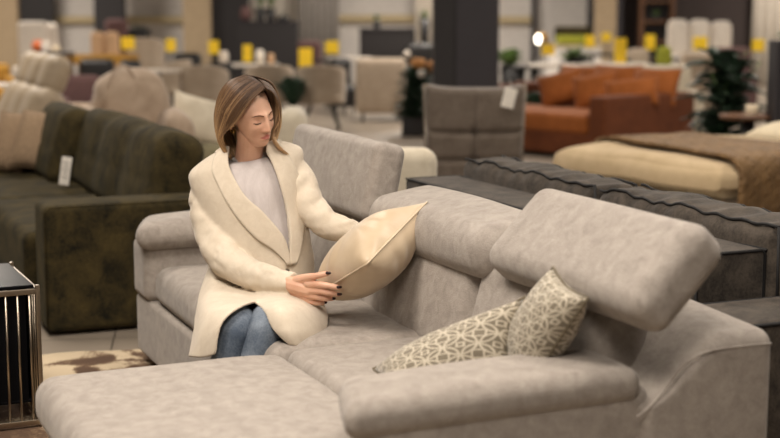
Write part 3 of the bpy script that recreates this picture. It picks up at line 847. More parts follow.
# jeans and shoes
mb = MB()
for a, b, c in ((HIPR, KNR, ANR), (HIPL, KNL, ANL)):
    smooth_tube([a, a.lerp(b, .5), b + Vector((0, .02, 0)), b.lerp(c, .12) + Vector((0, -.012, 0)), b.lerp(c, .5), c + Vector((0, 0, .02))], [.076, .064, .060, .056, .050, .046], 6, 22, mb)
mb.v = [tuple(Vector(v) + Vector((0, -1, .3)) * .003 * mnoise.noise(Vector(v) * 16)) for v in mb.v]
mb.build('jeans', M['jeans'], W)
for c in (ANR, ANL):
    rbox((0, 0, 0), (.085, .23, .075), .034, (0, 0, .01), (3, 6, 3), lambda x, y, z: (x, y, z * (1 + y * 1.6))).build('shoe', M['white'], W, loc=c + Vector((-.02, -.06, -.056))).rotation_euler = (0, 0, -.35)

# hair: a cap over the skull and some hundred locks swept from the side parting
def skull_push(p, k):
    l = HRI @ (p - HC); c = Vector((0, .016, .024)); r = Vector((.076, .094, .092)) * 1.0 + Vector((k, k, k))
    q = l - c; s = math.sqrt(sum((q[i] / r[i]) ** 2 for i in range(3)))
    return HW(c + q / s) if s < 1 else p
mb = MB(); vs = []; fs = []; keep = {}
NA, NB = 64, 48
for i in range(NB + 1):
    for j in range(NA):
        ph = PI * i / NB * .80; th = 2 * PI * j / NA
        d = (math.sin(ph) * math.sin(th), -math.sin(ph) * math.cos(th), math.cos(ph))
        q = head_pt(d); face = (q.y < -.030 and q.z < .082 + .1 * (q.y + .05) and abs(q.x) < .064) or (q.y < .0 and q.z < .02)
        keep[(i, j)] = not face; c = Vector((0, .016, .024))
        vs.append(HW(q + (q - c).normalized() * .008)); mb.uv[i * NA + j] = (.5, .1 + .4 * i / NB)
for i in range(NB):
    for j in range(NA):
        k4 = [(i, j), (i, (j + 1) % NA), (i + 1, (j + 1) % NA), (i + 1, j)]
        if all(keep[k] for k in k4): fs.append(tuple(a * NA + b for a, b in k4))
mb.v = [tuple(v) for v in vs]; mb.f = fs; mb.mi = [0] * len(fs)
rnd = random.Random(5)
def locks(guides, n, jitter, r0, lift=(.006, .016), tip=.0012):
    """guides: two or more polylines of (x, y, Y); locks blend between neighbours"""
    G_ = [crom([px(*q) for q in g], 6) for g in guides]; m = min(len(g) for g in G_)
    for k in range(n):
        t = (k + rnd.random()) / n * (len(G_) - 1); i = min(int(t), len(G_) - 2); f = t - i
        j = Vector((rnd.gauss(0, 1), rnd.gauss(0, 1), rnd.gauss(0, 1))) * jitter
        lf = rnd.uniform(*lift); ln = rnd.uniform(.86, 1.0); P = []
        cnt = 18
        for q in range(cnt + 1):
            s = q / cnt * ln * (m - 1); a = min(int(s), m - 2); w_ = s - a
            p = (G_[i][a].lerp(G_[i][a + 1], w_)).lerp(G_[i + 1][a].lerp(G_[i + 1][a + 1], w_), f)
            p = p + j * (q / cnt) ** .7 + Vector((mnoise.noise(p * 20 + j * 90), mnoise.noise(p * 20 + Vector((5, 5, 5)) + j * 90), 0)) * .002
            P.append(skull_push(p, lf))
        r = r0 * rnd.uniform(.7, 1.25)
        tube(P, [r * (.55 + .45 * min(1, q / 4)) * (1 if q < cnt * .6 else max(tip / r, 1 - ((q / cnt - .6) / .4) ** 1.6)) for q in range(cnt + 1)], 6, mb, flat=.55, up=Vector((1, 0, 0)), uvx=rnd.random())
# camera side, from the parting down past the ear
locks([[(265, 88, 4.87), (252, 100, 4.845), (240, 116, 4.845), (231, 127, 4.87), (223, 131, 4.92), (220, 138, 4.96)],
       [(261, 83, 4.88), (246, 94, 4.84), (232, 112, 4.84), (225, 127, 4.88), (221, 139, 4.92), (225, 149, 4.95)],
       [(254, 78, 4.91), (238, 88, 4.85), (224, 106, 4.86), (219, 125, 4.90), (220, 142, 4.93), (228, 155, 4.95)],
       [(248, 75, 4.94), (230, 83, 4.90), (220, 102, 4.91), (217, 124, 4.94), (221, 144, 4.96), (230, 158, 4.97)],
       [(244, 75, 4.98), (226, 84, 4.97), (217, 104, 4.98), (216, 126, 5.00), (223, 146, 5.01), (232, 159, 5.01)]], 380, .0028, .0030)
# back and crown to the far side
locks([[(244, 75, 4.98), (226, 84, 4.97), (217, 104, 4.98), (216, 126, 5.00), (223, 146, 5.01), (232, 157, 5.01)],
       [(247, 76, 5.00), (236, 84, 5.05), (230, 104, 5.08), (231, 128, 5.07), (236, 146, 5.05), (242, 156, 5.04)],
       [(253, 76, 4.99), (258, 84, 5.06), (258, 104, 5.09), (257, 128, 5.08), (258, 144, 5.06), (262, 154, 5.05)],
       [(258, 77, 4.97), (272, 84, 5.03), (280, 104, 5.07), (280, 126, 5.06), (276, 142, 5.03), (275, 152, 5.02)]], 200, .003, .0036)
# far side: frames the face and runs to the tail on her shoulder
locks([[(258, 79, 4.94), (269, 84, 4.97), (277, 97, 5.02), (279, 115, 5.03), (273, 134, 5.00), (278, 145, 4.975), (289, 155, 4.96)],
       [(262, 83, 4.90), (272, 88, 4.94), (279, 101, 4.98), (280, 117, 5.00), (274, 133, 4.985), (276, 143, 4.965), (285, 154, 4.95)],
       [(266, 88, 4.88), (273, 93, 4.91), (278, 105, 4.955), (279, 120, 4.98), (273, 133, 4.98), (273, 141, 4.96), (280, 150, 4.945)]], 110, .0018, .0026, (.003, .008))
hair = mb.build('hair', M['hair'], W)

# ------------------------------------------------------------------ the showroom behind
def X(px_, Y): return (px_ - 390) / F * Y * 1.01
def Z(py_, Y): return HCAM - (py_ - HY) / 1415 * Y
def part(mb, name, mat, par, **k): return mb.build(name, mat, par, **k)
def legs4(par, xs, ys, h, r, mat, splay=0, name='leg'):
    for x in xs:
        for y in ys:
            tube([(x * (1 + splay), y * (1 + splay), 0), (x, y, h)], [r * .7, r], 8).build(name, mat, par)

# pale sofa beyond the olive one
Yc = 11.6
Cs = thing('cream_sofa', 'small pale olive and cream sofa beyond the olive sofa, half hidden by the woman\'s head', 'sofa', (X(236, Yc), Yc + .4, 0), .04)
rbox((0, 0, .27), (1.15, .80, .32), .06, (0, 0, .015), (7, 5, 4)).build('seat', M['paleolive'], Cs)
rbox((0, .42, .40), (1.1, .18, .52), .07, (0, 0, .01), (7, 4, 5)).build('backrest', M['cream'], Cs)
rbox((.45, -.02, .50), (.24, .82, .40), .10, (.02, .02, .02), (4, 6, 5)).build('arm', M['cream'], Cs)
rbox((-.50, .04, .44), (.16, .74, .34), .07, (.01, .01, .01), (4, 6, 5)).build('arm', M['cream'], Cs)
for x in (-.45, .45):
    for y in (-.3, .35): tube([(x, y, 0), (x, y, .13)], .02, 8).build('foot', M['blackmetal'], Cs)
p0 = atY(196, 117, 11.7)
cushion([p0 + Vector((-.22, -.06, -.19)), p0 + Vector((.23, -.02, -.23)), p0 + Vector((.22, .16, .10)), p0 + Vector((-.19, .10, .22))], .20, 'scatter_cushion', 'plain cream cushion leaning left of the woman\'s head above the olive sofa back', 'cushion', M['cream'], 3, None, .004, M['cream'], .06)
# cream tub chair just behind the far headrest
Yd = 7.35
Yd = 7.4
Ct = thing('cream_armchair', 'cream boucle armchair whose rounded corner shows right of the upright far headrest', 'armchair', (X(393, Yd), Yd + .30, 0), .1)
rbox((0, -.24, .455), (.42, .20, .67), .07, (0, 0, .01), (5, 4, 6)).build('backrest', M['cream'], Ct)
rbox((0, .10, .28), (.44, .56, .30), .07, (0, 0, .02), (5, 5, 4)).build('seat', M['cream'], Ct)
for x in (-.16, .16):
    for y in (-.2, .3): tube([(x, y, 0), (x, y, .14)], .015, 8).build('leg', M['oak'], Ct)

# beige reclining sofa with three puffed headrests, far left
B0 = Vector((-3.55, 12.34, 0))
R1 = thing('reclining_sofa', 'beige leather reclining sofa with three puffed headrests at the left edge', 'sofa', (B0.x, B0.y, 0), SA)
rbox((-.15, .15, .28), (.95, 2.4, .36), .08, (0, 0, .02), (5, 8, 5)).build('seat', M['beige_leather'], R1)
for v in (-1.02, 1.32): rbox((-.1, v, .36), (1.0, .26, .56), .09, (0, .02, .02), (5, 4, 5)).build('arm', M['beige_leather'], R1)
for k in range(3):
    y = -.58 + k * .60
    rbox((.34, y, .58), (.26, .58, .62), .11, (.04, .02, .02), (5, 6, 8), rot=rotu(20)).build('back_cushion', M['beige_leather'], R1)
    rbox((.49, y, .985), (.19, .37, .33), .08, (.02, .02, .02), (5, 6, 6), rot=rotu(22)).build('headrest', M['beige_leather'], R1)
for x in (-.5, .3):
    for y in (-1.1, 1.4): rbox((x, y, .05), (.06, .06, .1), .01, m=(1, 1, 1)).build('foot', M['blackmetal'], R1)
for (x, y, w_, h_, Y, lab) in ((8, 142, .30, .40, 9.3, 'tan ribbed cushion cut off by the left edge, on the olive sofa'), (31, 140, .32, .38, 9.15, 'tan ribbed cushion leaning against the end of the olive sofa back')):
    p0 = atY(x, y, Y)
    cushion([p0 + Vector((-w_ * .50, -.04, -h_ * .46)), p0 + Vector((w_ * .35, -.10, -h_ * .50)), p0 + Vector((w_ * .62, .08, h_ * .46)), p0 + Vector((-w_ * .22, .12, h_ * .50))], .16, 'ribbed_cushion', lab, 'cushion', M['rib'], x, 'ribbed cushions by the olive sofa', .003, M['rib'], .06)

# puffed taupe armchair
A0 = atY(131, 118, 11.3)
A1 = thing('puffy_armchair', 'taupe slouchy padded armchair between the beige headrests and the white cushion', 'armchair', (A0.x, A0.y, 0), .35)
def lump(x, y, z): return (x + .02 * mnoise.noise(Vector((x * 5, y * 5, z * 5))), y, z + .04 * mnoise.noise(Vector((x * 4, y * 4, 2))))
rbox((0, 0, .30), (.74, .8, .42), .14, (.02, 0, .02), (7, 7, 6), lump).build('seat', M['taupe'], A1)
def dome(x, y, z): k = 1 - .42 * max(0, z / .3) ** 2; return (x * k + .05 * mnoise.noise(Vector((x * 6, z * 6, 1))), y + .03 * mnoise.noise(Vector((x * 9, z * 9, 4))), z)
rbox((.02, .14, .77), (.62, .30, .58), .14, (.02, .05, .02), (8, 7, 9), dome).build('back_cushion', M['taupe'], A1)
for s_, a_ in ((-1, .0), (1, -.02)): rbox((s_ * .33, -.05, .58 + a_), (.22, .72, .34), .10, (.02, 0, .02), (5, 7, 6), lump).build('arm', M['taupe'], A1)
tube([(-.24 + .02 * i, -.02, 1.10 - .004 * (i - 9) ** 2) for i in range(20)], .012, 8).build('seam', M['taupe'], A1)

# tufted armchair seen from behind, with a hang tag
Y0 = 9.6; xa, xb = X(426, Y0), X(525, Y0)
T1 = thing('tufted_armchair', 'grey-brown tufted armchair with its back to the camera and a white hang tag', 'armchair', ((xa + xb) / 2, Y0 + .35, 0), -.03)
def tuft(x, y, z):
    k = 0
    for tz in (.14, -.06, -.24):
        k += .032 * math.exp(-((z - tz) / .016) ** 2) + .03 * math.exp(-((z - tz) / .03) ** 2 - (x / .03) ** 2)
    k += .024 * math.exp(-(x / .016) ** 2)
    top = .04 * (abs(x) / .34) ** 4 * max(0, z / .45) - .022 * max(0, z / .45)
    return (x * (1 + .05 * max(0, z) ** 1), y + (k if y < 0 else 0), z + top)
rbox((0, -.22, .575), (.655, .17, .90), .035, (0, .02, 0), (44, 4, 64), tuft, Matrix.Rotation(.10, 3, 'X')).build('backrest', M['greige'], T1)
rbox((0, .16, .30), (.66, .70, .34), .06, (0, 0, .02), (5, 5, 5)).build('seat', M['greige'], T1)
for s_ in (-1, 1):
    tube([(s_ * .333, -.12, .16), (s_ * .338, -.21, .6), (s_ * .350, -.28, 1.03)], .008, 8).build('side_seam', M['greige_edge'], T1)
tube([(-.345 + .69 * i / 12, -.28, .985 + .04 * (abs(i - 6) / 6) ** 4) for i in range(13)], .008, 8).build('top_seam', M['greige_edge'], T1)
for s_ in (-1, 1):
    rbox((s_ * .27, .20, .42), (.13, .60, .34), .055, (0, 0, .01), (4, 5, 5)).build('arm', M['greige'], T1)
    for y in (-.15, .45): tube([(s_ * .30, y, 0), (s_ * .30, y, .14)], .018, 8).build('leg', M['oak'], T1)
c = atY(509, 98, 9.50)
mb = MB(); rbox((0, 0, 0), (.085, .006, .135), .002, m=(1, 1, 1), mb=mb); o = mb.build('hang_tag', M['tag'], loc=c); o.rotation_euler = (0, math.radians(14), 0)
tag(o, 'white paper hang tag on the back of the tufted grey-brown armchair', 'price tag')
rbox((.049, 0, -.004), (.010, .007, .138), .002, m=(1, 1, 1)).build('dark_edge', M['ink'], o)
tube([(-.005, 0, .067), (-.01, .02, .095), (-.02, .05, .12)], .0015, 5).build('string', M['tag'], o)

# rust sofa
RA = math.radians(41)
cA = at(603, 163, 0); cA = Vector((cA.x, cA.y, 0)); Rr = Matrix.Rotation(RA, 3, 'Z')
R2 = thing('rust_sofa', 'burnt orange three-cushion sofa beyond the bed at right', 'sofa', cA, RA)
rbox((.75, .10, .37), (1.50, .22, .60), .03, (0, 0, .005), (6, 3, 5)).build('arm', M['rust_dark'], R2)
rbox((.75, 2.56, .37), (1.50, .22, .60), .03, (0, 0, .005), (6, 3, 5)).build('arm', M['rust_dark'], R2)
rbox((1.34, 1.33, .40), (.28, 2.26, .62), .04, (0, 0, .005), (4, 8, 5)).build('back_frame', M['rust_dark'], R2)
rbox((.63, 1.33, .17), (1.22, 2.26, .24), .02, (0, 0, 0), (4, 8, 3)).build('base_panel', M['rust_dark'], R2)
for k in range(2): rbox((.44, .775 + 1.125 * k, .375), (.90, 1.10, .20), .05, (.01, 0, .02), (5, 6, 4)).build('seat_cushion', M['rust'], R2)
for x in (.06, 1.0):
    for y in (.1, 2.5): tube([(x, y, 0), (x, y, .07)], .02, 8).build('foot', M['blackmetal'], R2)
def rcush(x, y, Y, w_, h_, yaw, t_, lab, roll=0):
    p0 = atY(x, y, Y); Q = Matrix.Rotation(yaw, 3, 'Z') @ Matrix.Rotation(roll, 3, 'Y') @ Matrix.Rotation(-.35, 3, 'X')
    return cushion([p0 + Q @ Vector(v) for v in ((-w_ / 2, 0, -h_ / 2), (w_ / 2, 0, -h_ / 2), (w_ / 2, 0, h_ / 2), (-w_ / 2, 0, h_ / 2))], t_, 'rust_cushion', lab, 'cushion', M['rust'], x, 'cushions on the rust sofa', .003, None, .08)
rcush(562, 88, 15.9, .54, .40, -.25, .22, 'burnt orange cushion, leftmost of the front three on the rust sofa', -.25)
rcush(595, 91, 15.4, .50, .40, -.35, .20, 'burnt orange cushion in the middle of the front three on the rust sofa', -.18)
rcush(632, 93, 14.9, .58, .32, -.30, .20, 'burnt orange cushion, front right one by the near arm of the rust sofa', -.12)
rcush(580, 84, 16.3, .62, .46, -.7, .22, 'burnt orange back cushion farthest left along the back of the rust sofa')
rcush(615, 84, 15.8, .62, .46, -.7, .22, 'burnt orange back cushion in the middle along the back of the rust sofa')
rcush(655, 87, 15.2, .58, .44, -.7, .22, 'burnt orange back cushion nearest the arm at the right end of the rust sofa')

# bed
bc0 = at(717, 166, .60); BR = math.radians(30)
Bd = thing('bed', 'sand upholstered bed with tufted side panels, right of the grey sofa', 'bed', (bc0.x + .02, bc0.y, 0), BR)
def chan(x, y, z):
    k = 0
    if x < -.9: k = .012 * (1 - abs(math.sin((y) * PI / .24)) ** .35)
    return (x + k, y, z)
c0 = Vector((1.02, .78, .20)); rbox((0, 0, 0), (2.04, 1.50, .36), .05, (0, 0, 0), (4, 46, 4), chan).build('bed_base', M['bedbase'], Bd, loc=c0)
rbox((1.03, .78, .46), (1.98, 1.50, .16), .06, (0, 0, .01), (6, 6, 4)).build('mattress', M['sheet'], Bd)
for x in (.15, 1.9):
    for y in (.15, 1.4): tube([(x, y, 0), (x, y, .04)], .03, 8).build('leg', M['blackmetal'], Bd)
def drape(name, x0, x1, y0, y1, top, dn0, dn1, mat, mat_w, lab, cat, bulge=.03, nx=26, ny=26, foot=True, seed=0, ends=.0):
    """cloth lying over the bed: hangs over the foot (x0) and both sides"""
    rows = []
    sec = [(-1, dn1), (-.99, dn1 * .5), (-.95, .03), (-.86, 0), (-.4, -.01), (0, -.015), (.4, -.01), (.86, 0), (.95, .03), (.99, dn1 * .5), (1, dn1)]
    xs = ([(-.015 - .03, dn0), (-.035, dn0 * .55), (-.01, .04), (.07, 0)] if foot else [(x0, 0)]) + [((x1) * k + (x0 if not foot else 0) * (1 - k), 0) for k in (.35, .7, 1)]
    for xi, (x, d) in enumerate(xs):
        row = []
        for s_, e in sec:
            y = (y0 + y1) / 2 + s_ * (y1 - y0) / 2
            dd = min(max(d, e), max(dn0, dn1)); n_ = mnoise.noise(Vector((x * 3 + seed, y * 3, 1)))
            row.append(Vector((x + .02 * n_ * (d > .03), y + .02 * n_ * (e > .03), top - dd + bulge * n_ * (1 if dd < .02 else .6))))
        rows.append(row)
    return sheet(rows, 4, 5, mat_w, None)
o = drape('duvet', 0, 1.55, -.03, 1.59, .585, .14, .12, M['duvet'], .05, '', '', .04).build('duvet', M['duvet'])
o.location = Bd.location; o.rotation_euler = (0, 0, BR); tag(o, 'puffy beige duvet spread over the bed and hanging over its foot', 'duvet')
def qdrape():
    rows = []
    for k in range(7):
        x = .10 + .92 * k / 6
        row = [Vector((x - .03, -.085, .24)), Vector((x - .02, -.08, .40)), Vector((x, -.06, .57)), Vector((x, .06, .645))]
        row += [Vector((x + .22 * (y / 1.5) * (1 - k / 6), y, .650 + .012 * mnoise.noise(Vector((x * 3, y * 3, 7))))) for y in (.35, .7, 1.05, 1.4)]
        row += [Vector((x + .22 * (1 - k / 6), 1.62, .60)), Vector((x + .22 * (1 - k / 6), 1.665, .40))]
        rows.append(row)
    return sheet(rows, 5, 3, .022)
o = qdrape().build('quilted_throw', M['quilt']); o.location = Bd.location; o.rotation_euler = (0, 0, BR); tag(o, 'brown quilted throw lying across the beige duvet', 'throw')
def pw(x, y, lab, seed):
    Q = Matrix.Rotation(BR, 3, 'Z'); b = Bd.location
    P = [(x - .2, y - .30, .60), (x + .22, y - .30, .68), (x + .22, y + .30, .68), (x - .2, y + .30, .60)]
    cushion([b + Q @ Vector(p) for p in P], .16, 'bed_pillow', lab, 'pillow', M['sheet'], seed, 'pillows on the bed', .003, None, .05)
pw(1.78, .40, 'ivory pillow on the near side of the bed head', 1); pw(1.78, 1.17, 'ivory pillow on the far side of the bed head', 2)

# ------------------------------------------------------------------ far part of the showroom
WY = 32.0
def pbox(name, x0, x1, ytop, ybot, Y, depth, mat, par=None, r=.02, loc=None):
    """block whose front face spans photo columns x0..x1 and heights at distance Y"""
    z1 = Z(ytop, Y); z0 = max(0, Z(ybot, Y)) if ybot is not None else 0
    a, b = X(x0, Y), X(x1, Y)
    c = Vector(((a + b) / 2, Y + depth / 2, (z0 + z1) / 2))
    return rbox((0, 0, 0), (b - a, depth, z1 - z0), r, m=(2, 2, 2)).build(name, mat, par, loc=c if loc is None else loc)
# walls
struct(box('wall_back', -16, 16, WY, WY + .2, 0, 4.6, M['wall_l']))
struct(box('wall_left', -16.2, -16, -1, WY + .2, 0, 4.6, M['wall_b'])); struct(box('wall_right', 16, 16.2, -1, WY + .2, 0, 4.6, M['wall_l']))
def wp(n, x0, x1, mat, Y, d, z0=0, z1=4.4): struct(box('trim_%d' % n, X(x0, Y), X(x1, Y), Y, Y + d, z0, z1, mat))
wp(1, -320, 25, M['wall_b'], 31.0, .9); wp(2, 187, 214, M['wall_b'], 30.0, .6); wp(3, 590, 612, M['wall_b'], 30.0, .6)
wp(4, 586, 590, M['charcoal'], 30.0, .5); wp(5, 612, 618, M['charcoal2'], 30.0, .5)
wp(6, 100, 129, M['charcoal'], 30.5, .3, .4); wp(7, 214, 251, M['charcoal'], 30.2, .3); wp(8, 618, 745, M['wall_d'], 30.6, .4)
wp(9, 25, 60, M['charcoal'], 31.2, .2, 1.0); wp(10, 60, 100, M['wall_c'], 31.8, .12, 1.33, 1.47); wp(11, 129, 187, M['wall_c'], 31.8, .12, 1.33, 1.47)
wp(12, 340, 433, M['wall_c'], 31.8, .12, 1.36, 1.50); wp(13, 497, 530, M['wall_c'], 31.8, .12, 1.33, 1.47); wp(14, 529, 533, M['charcoal2'], 31.6, .2)
# big dark pillar
PY = 15.6
struct(box('trim_15', X(455, PY), X(497, PY), PY, PY + .46, 0, 4.4, M['charcoal2'])); struct(box('trim_16', X(433, PY), X(455.2, PY), PY + .02, PY + .5, 0, 4.4, M['charcoal']))
def wavy(name, x0, x1, mat, Y, lab, cat='curtain'):
    a, b = X(x0, Y), X(x1, Y); n = max(30, int((b - a) * 26)); w2 = (b - a) / 2
    rows = [[Vector((-w2 + (b - a) * i / n, .05 * math.sin(i * 1.3), z)) for i in range(n + 1)] for z in (.02, 4.3)]
    o = sheet(rows, 1, 1, .01).build(name, mat, loc=((a + b) / 2, Y, 0)); tag(o, lab, cat)
wavy('curtain', 252, 300, M['curtain'], 31.3, 'pale curtain behind the plants on the wide charcoal counter')
wavy('curtain', 301, 340, M['curtain_g'], 30.8, 'mid grey floor-length curtain between the two charcoal counters')
wavy('curtain', 746, 840, M['curtain'], 30.4, 'pale curtain at the top right corner beside the dark wall')
wavy('curtain', 415, 433, M['curtain'], 31.0, 'narrow pale curtain left of the big dark pillar')

def leaves(mb, c, n, L0, spread, w_, seed, up=.5, droop=.4):
    r = random.Random(seed)
    for k in range(n):
        a = r.uniform(0, 2 * PI); e = r.uniform(.2, 1) * spread; l = L0 * r.uniform(.6, 1.1)
        d = Vector((math.cos(a) * e, math.sin(a) * e, up * r.uniform(.5, 1.2))).normalized(); s = Vector((-math.sin(a), math.cos(a), 0))
        P = [Vector(c) + d * l * t + Vector((0, 0, -droop * l * t * t)) for t in (0, .3, .6, .85, 1)]
        vs = []; W_ = [.15, .8, 1, .6, .05]
        for p, q in zip(P, W_): vs += [p - s * w_ * q, p + s * w_ * q, p + Vector((0, 0, -w_ * .25 * q))]
        fs = []
        for i in range(4):
            for (u, v) in ((0, 2), (2, 1), (1, 0)): fs.append((3 * i + u, 3 * i + v, 3 * i + 3 + v, 3 * i + 3 + u))
        mb.add(vs, fs)
    return mb
def pot(name, lab, x, ybase, Y, w_, h_, leafh, n, mat=M['pot'], lm=M['leaf2'], z=None, seed=1, lw=.02, group=None, up=.9, spread=.5):
    z = Z(ybase, Y) if z is None else z
    t = thing(name, lab, 'plant', (X(x, Y), Y, z), 0, group)
    tube([(0, 0, 0), (0, 0, h_ * .1), (0, 0, h_)], [w_ * .38, w_ * .4, w_ * .5], 16).build('pot', mat, t)
    leaves(MB(), (0, 0, h_ * .9), n, leafh, spread, lw, seed, up).build('foliage', lm, t); return t

# charcoal counters with pots
def counter(lab, x0, x1, yt, Y):
    t = thing('charcoal_counter', lab, 'counter', (X((x0 + x1) / 2, Y), Y, 0)); z = Z(yt, Y); w_ = X(x1, Y) - X(x0, Y)
    rbox((0, .3, z / 2 - .02), (w_, .6, z - .04), .01, m=(1, 1, 1)).build('body', M['charcoal'], t)
    rbox((0, .3, z - .02), (w_ + .03, .63, .04), .008, m=(1, 1, 1)).build('top', M['charcoal2'], t); return z
zc = counter('wide charcoal counter with tall green plants, upper left of centre', 240, 299, 21, 28.5)
pot('potted_plant', 'left of the two green plants in black pots on the wide charcoal counter', 263, 0, 28.7, .22, .26, .5, 16, z=zc, seed=3, lw=.03, spread=.25)
pot('potted_plant', 'right of the two green plants in black pots on the wide charcoal counter', 273, 0, 28.7, .22, .26, .5, 16, z=zc, seed=4, lw=.03, spread=.25)
pot('potted_plant', 'low dark bowl plant at the right end of the wide charcoal counter', 285, 0, 28.7, .3, .10, .12, 12, z=zc, seed=5, lm=M['leaf'])
tv = tube([(0, 0, 0), (0, 0, .12), (0, 0, .26), (0, 0, .30)], [.07, .13, .09, .05], 16).build('vase', M['mauve'], loc=(X(249, 28.7), 28.7, zc)); tag(tv, 'round dusty pink vase at the left end of the wide charcoal counter', 'vase')
zc = counter('charcoal counter with one small plant, left of the big dark pillar', 360, 415, 28, 27)
pot('potted_plant', 'small green plant in a black pot on the counter left of the pillar', 377, 0, 27.2, .16, .14, .24, 14, z=zc, seed=6, lw=.02)
pot('potted_plant', 'green plant in a tall black pot beside the pillar, upper centre', 424, 0, 27.2, .2, .45, .35, 14, z=.98, seed=7, lw=.03)
t = thing('plant_stand', 'narrow dark stand under the tall black pot beside the pillar', 'stand', (X(424, 27.2), 27.2, 0)); rbox((0, 0, .48), (.24, .24, .96), .01, m=(1, 1, 1)).build('body', M['charcoal'], t); rbox((0, 0, .97), (.28, .28, .02), .006, m=(1, 1, 1)).build('top', M['pot'], t)
t = thing('planter_box', 'black planter box with a small bush, upper left by the dark wall panel', 'planter', (X(143, 27), 27, 0))
rbox((0, 0, .62), (.42, .42, 1.24), .01, m=(1, 1, 1)).build('box', M['pot'], t); leaves(MB(), (0, 0, 1.2), 40, .26, .8, .03, 8).build('foliage', M['leaf'], t)

# tub chairs
def tub(name, lab, x, Y, w_, ztop, seat_z=.46, mat=M['chair'], rz=0, legm=M['blackmetal'], group=None):
    t = thing(name, lab, 'chair', (X(x, Y), Y, 0), rz, group)
    rbox((0, 0, seat_z - .04), (w_ * .9, w_ * .88, .12), .05, (0, 0, .01), (4, 4, 3)).build('seat', mat, t)
    rows = []
    for j in range(7):
        f = j / 6; z = seat_z - .10 + (ztop - seat_z + .10) * f
        rows.append([Vector((w_ / 2 * (1 + .05 * f) * math.sin(a), -w_ / 2 * (1 + .05 * f) * math.cos(a), z - (abs(a) / 2.2) ** 2.6 * .26 * f)) for a in [-2.2 + 4.4 * i / 20 for i in range(21)]])
    sheet(rows, 2, 2, .05).build('backrest', mat, t)
    for sx in (-1, 1):
        for sy in (-1, 1): tube([(sx * w_ * .42, sy * w_ * .42, 0), (sx * w_ * .2, sy * w_ * .2, seat_z - .08)], [.012, .016], 8).build('leg', legm, t)
    return t
tb = tub('tub_chair', 'warm grey tub chair with splayed black legs, right of the woman\'s head', 322, 18.4, .58, .86)
dup(tb, (X(271, 18.6), 18.6, 0), .1, 'warm grey tub chair directly behind the woman\'s head', 'tub chairs')
dup(tb, (X(207, 18.4), 18.4, 0), -.1, 'warm grey tub chair left of the woman\'s head, right of the round white table', 'tub chairs')
tb['group'] = 'tub chairs'
dup(tb, (X(172, 20.5), 20.5, 0), 1.2, 'warm grey tub chair tucked behind the round white table', 'tub chairs')
tub('tall_tub_chair', 'pale grey tub chair under the small bush planter, upper left', 150, 24.2, .55, 1.12, .6)
# tables
def table(name, lab, x, Y, w_, d_, z, top, legm, kind='round', th=.035, rz=0):
    t = thing(name, lab, 'table', (X(x, Y), Y, 0), rz)
    if kind == 'round':
        mb = MB(); n = 40
        for zz in (z - th, z): pass
        tube([(0, 0, z - th), (0, 0, z - th * .2), (0, 0, z)], [w_ / 2 * .97, w_ / 2, w_ / 2 * .99], 40).build('table_top', top, t)
        tube([(0, 0, .02), (0, 0, .10), (0, 0, .3), (0, 0, z - th)], [.05, .045, .04, .06], 14).build('column', legm, t)
        tube([(0, 0, 0), (0, 0, .02)], [w_ * .24, w_ * .22], 28).build('base', legm, t)
        for k in range(3): tube([(w_ * .30 * math.cos(k * 2.1), w_ * .30 * math.sin(k * 2.1), 0), (.03 * math.cos(k * 2.1), .03 * math.sin(k * 2.1), z * .8)], [.012, .016], 8).build('leg', legm, t)
    else:
        rbox((0, 0, z - th / 2), (w_, d_, th), .01, m=(1, 1, 1)).build('table_top', top, t)
        for sx in (-1, 1):
            for sy in (-1, 1): rbox((sx * (w_ / 2 - .05), sy * (d_ / 2 - .05), (z - th) / 2), (.05, .05, z - th), .006, m=(1, 1, 1)).build('leg', legm, t)
    return t
table('round_table', 'round white-topped table with dark splayed base, behind the puffy armchair', 160, 18.2, .64, .64, .80, M['whitetop'], M['blackmetal'])
table('dining_table', 'long pale dining table with yellow cards behind the tub chairs', 246, 21.5, 1.0, .9, .76, M['whitetop'], M['oak'], 'rect')
table('round_black_table', 'round black table with a yellow card, right of centre above the tub chairs', 333, 23.0, .62, .62, .78, M['blackmetal'], M['blackmetal'])
table('white_side_table', 'white tabletop beside the grey curtain, above the rightmost tub chair', 350, 25.5, .8, .6, .74, M['whitetop'], M['blackmetal'], 'rect')
table('low_console', 'dark low console with a pale top at the left edge', 2, 16.5, .45, .5, .70, M['whitetop'], M['wood'], 'rect')
table('mustard_table', 'long mustard-topped table with a yellow card, upper left', 108, 23, 1.02, .7, .86, M['mustard'], M['wood'], 'rect', .14)
table('glass_table', 'pale glass table between the grey pillar chair and the rust sofa back', 556, 18.5, .74, .6, .86, M['whitetop'], M['blackmetal'], 'rect')
table('black_desk', 'small black round table right of the pillar', 519, 19.5, .32, .3, .80, M['blackmetal'], M['blackmetal'])
table('cream_table', 'long cream table behind the rust sofa', 612, 19.5, .9, .6, .84, M['whitetop'], M['oak'], 'rect')
table('black_dining_table', 'black dining table with yellow cards, upper right behind the cream table', 602, 23.0, .62, .7, .88, M['blackmetal'], M['blackmetal'], 'rect')
table('black_bench_table', 'black table with lime chairs, below the cream rounded sofa', 668, 22.0, .70, .6, .84, M['blackmetal'], M['blackmetal'], 'rect')
table('grey_table', 'small grey table carrying pale boxes, left of the mustard table', 57, 21.5, .62, .5, .94, M['charcoal2'], M['wood'], 'rect')
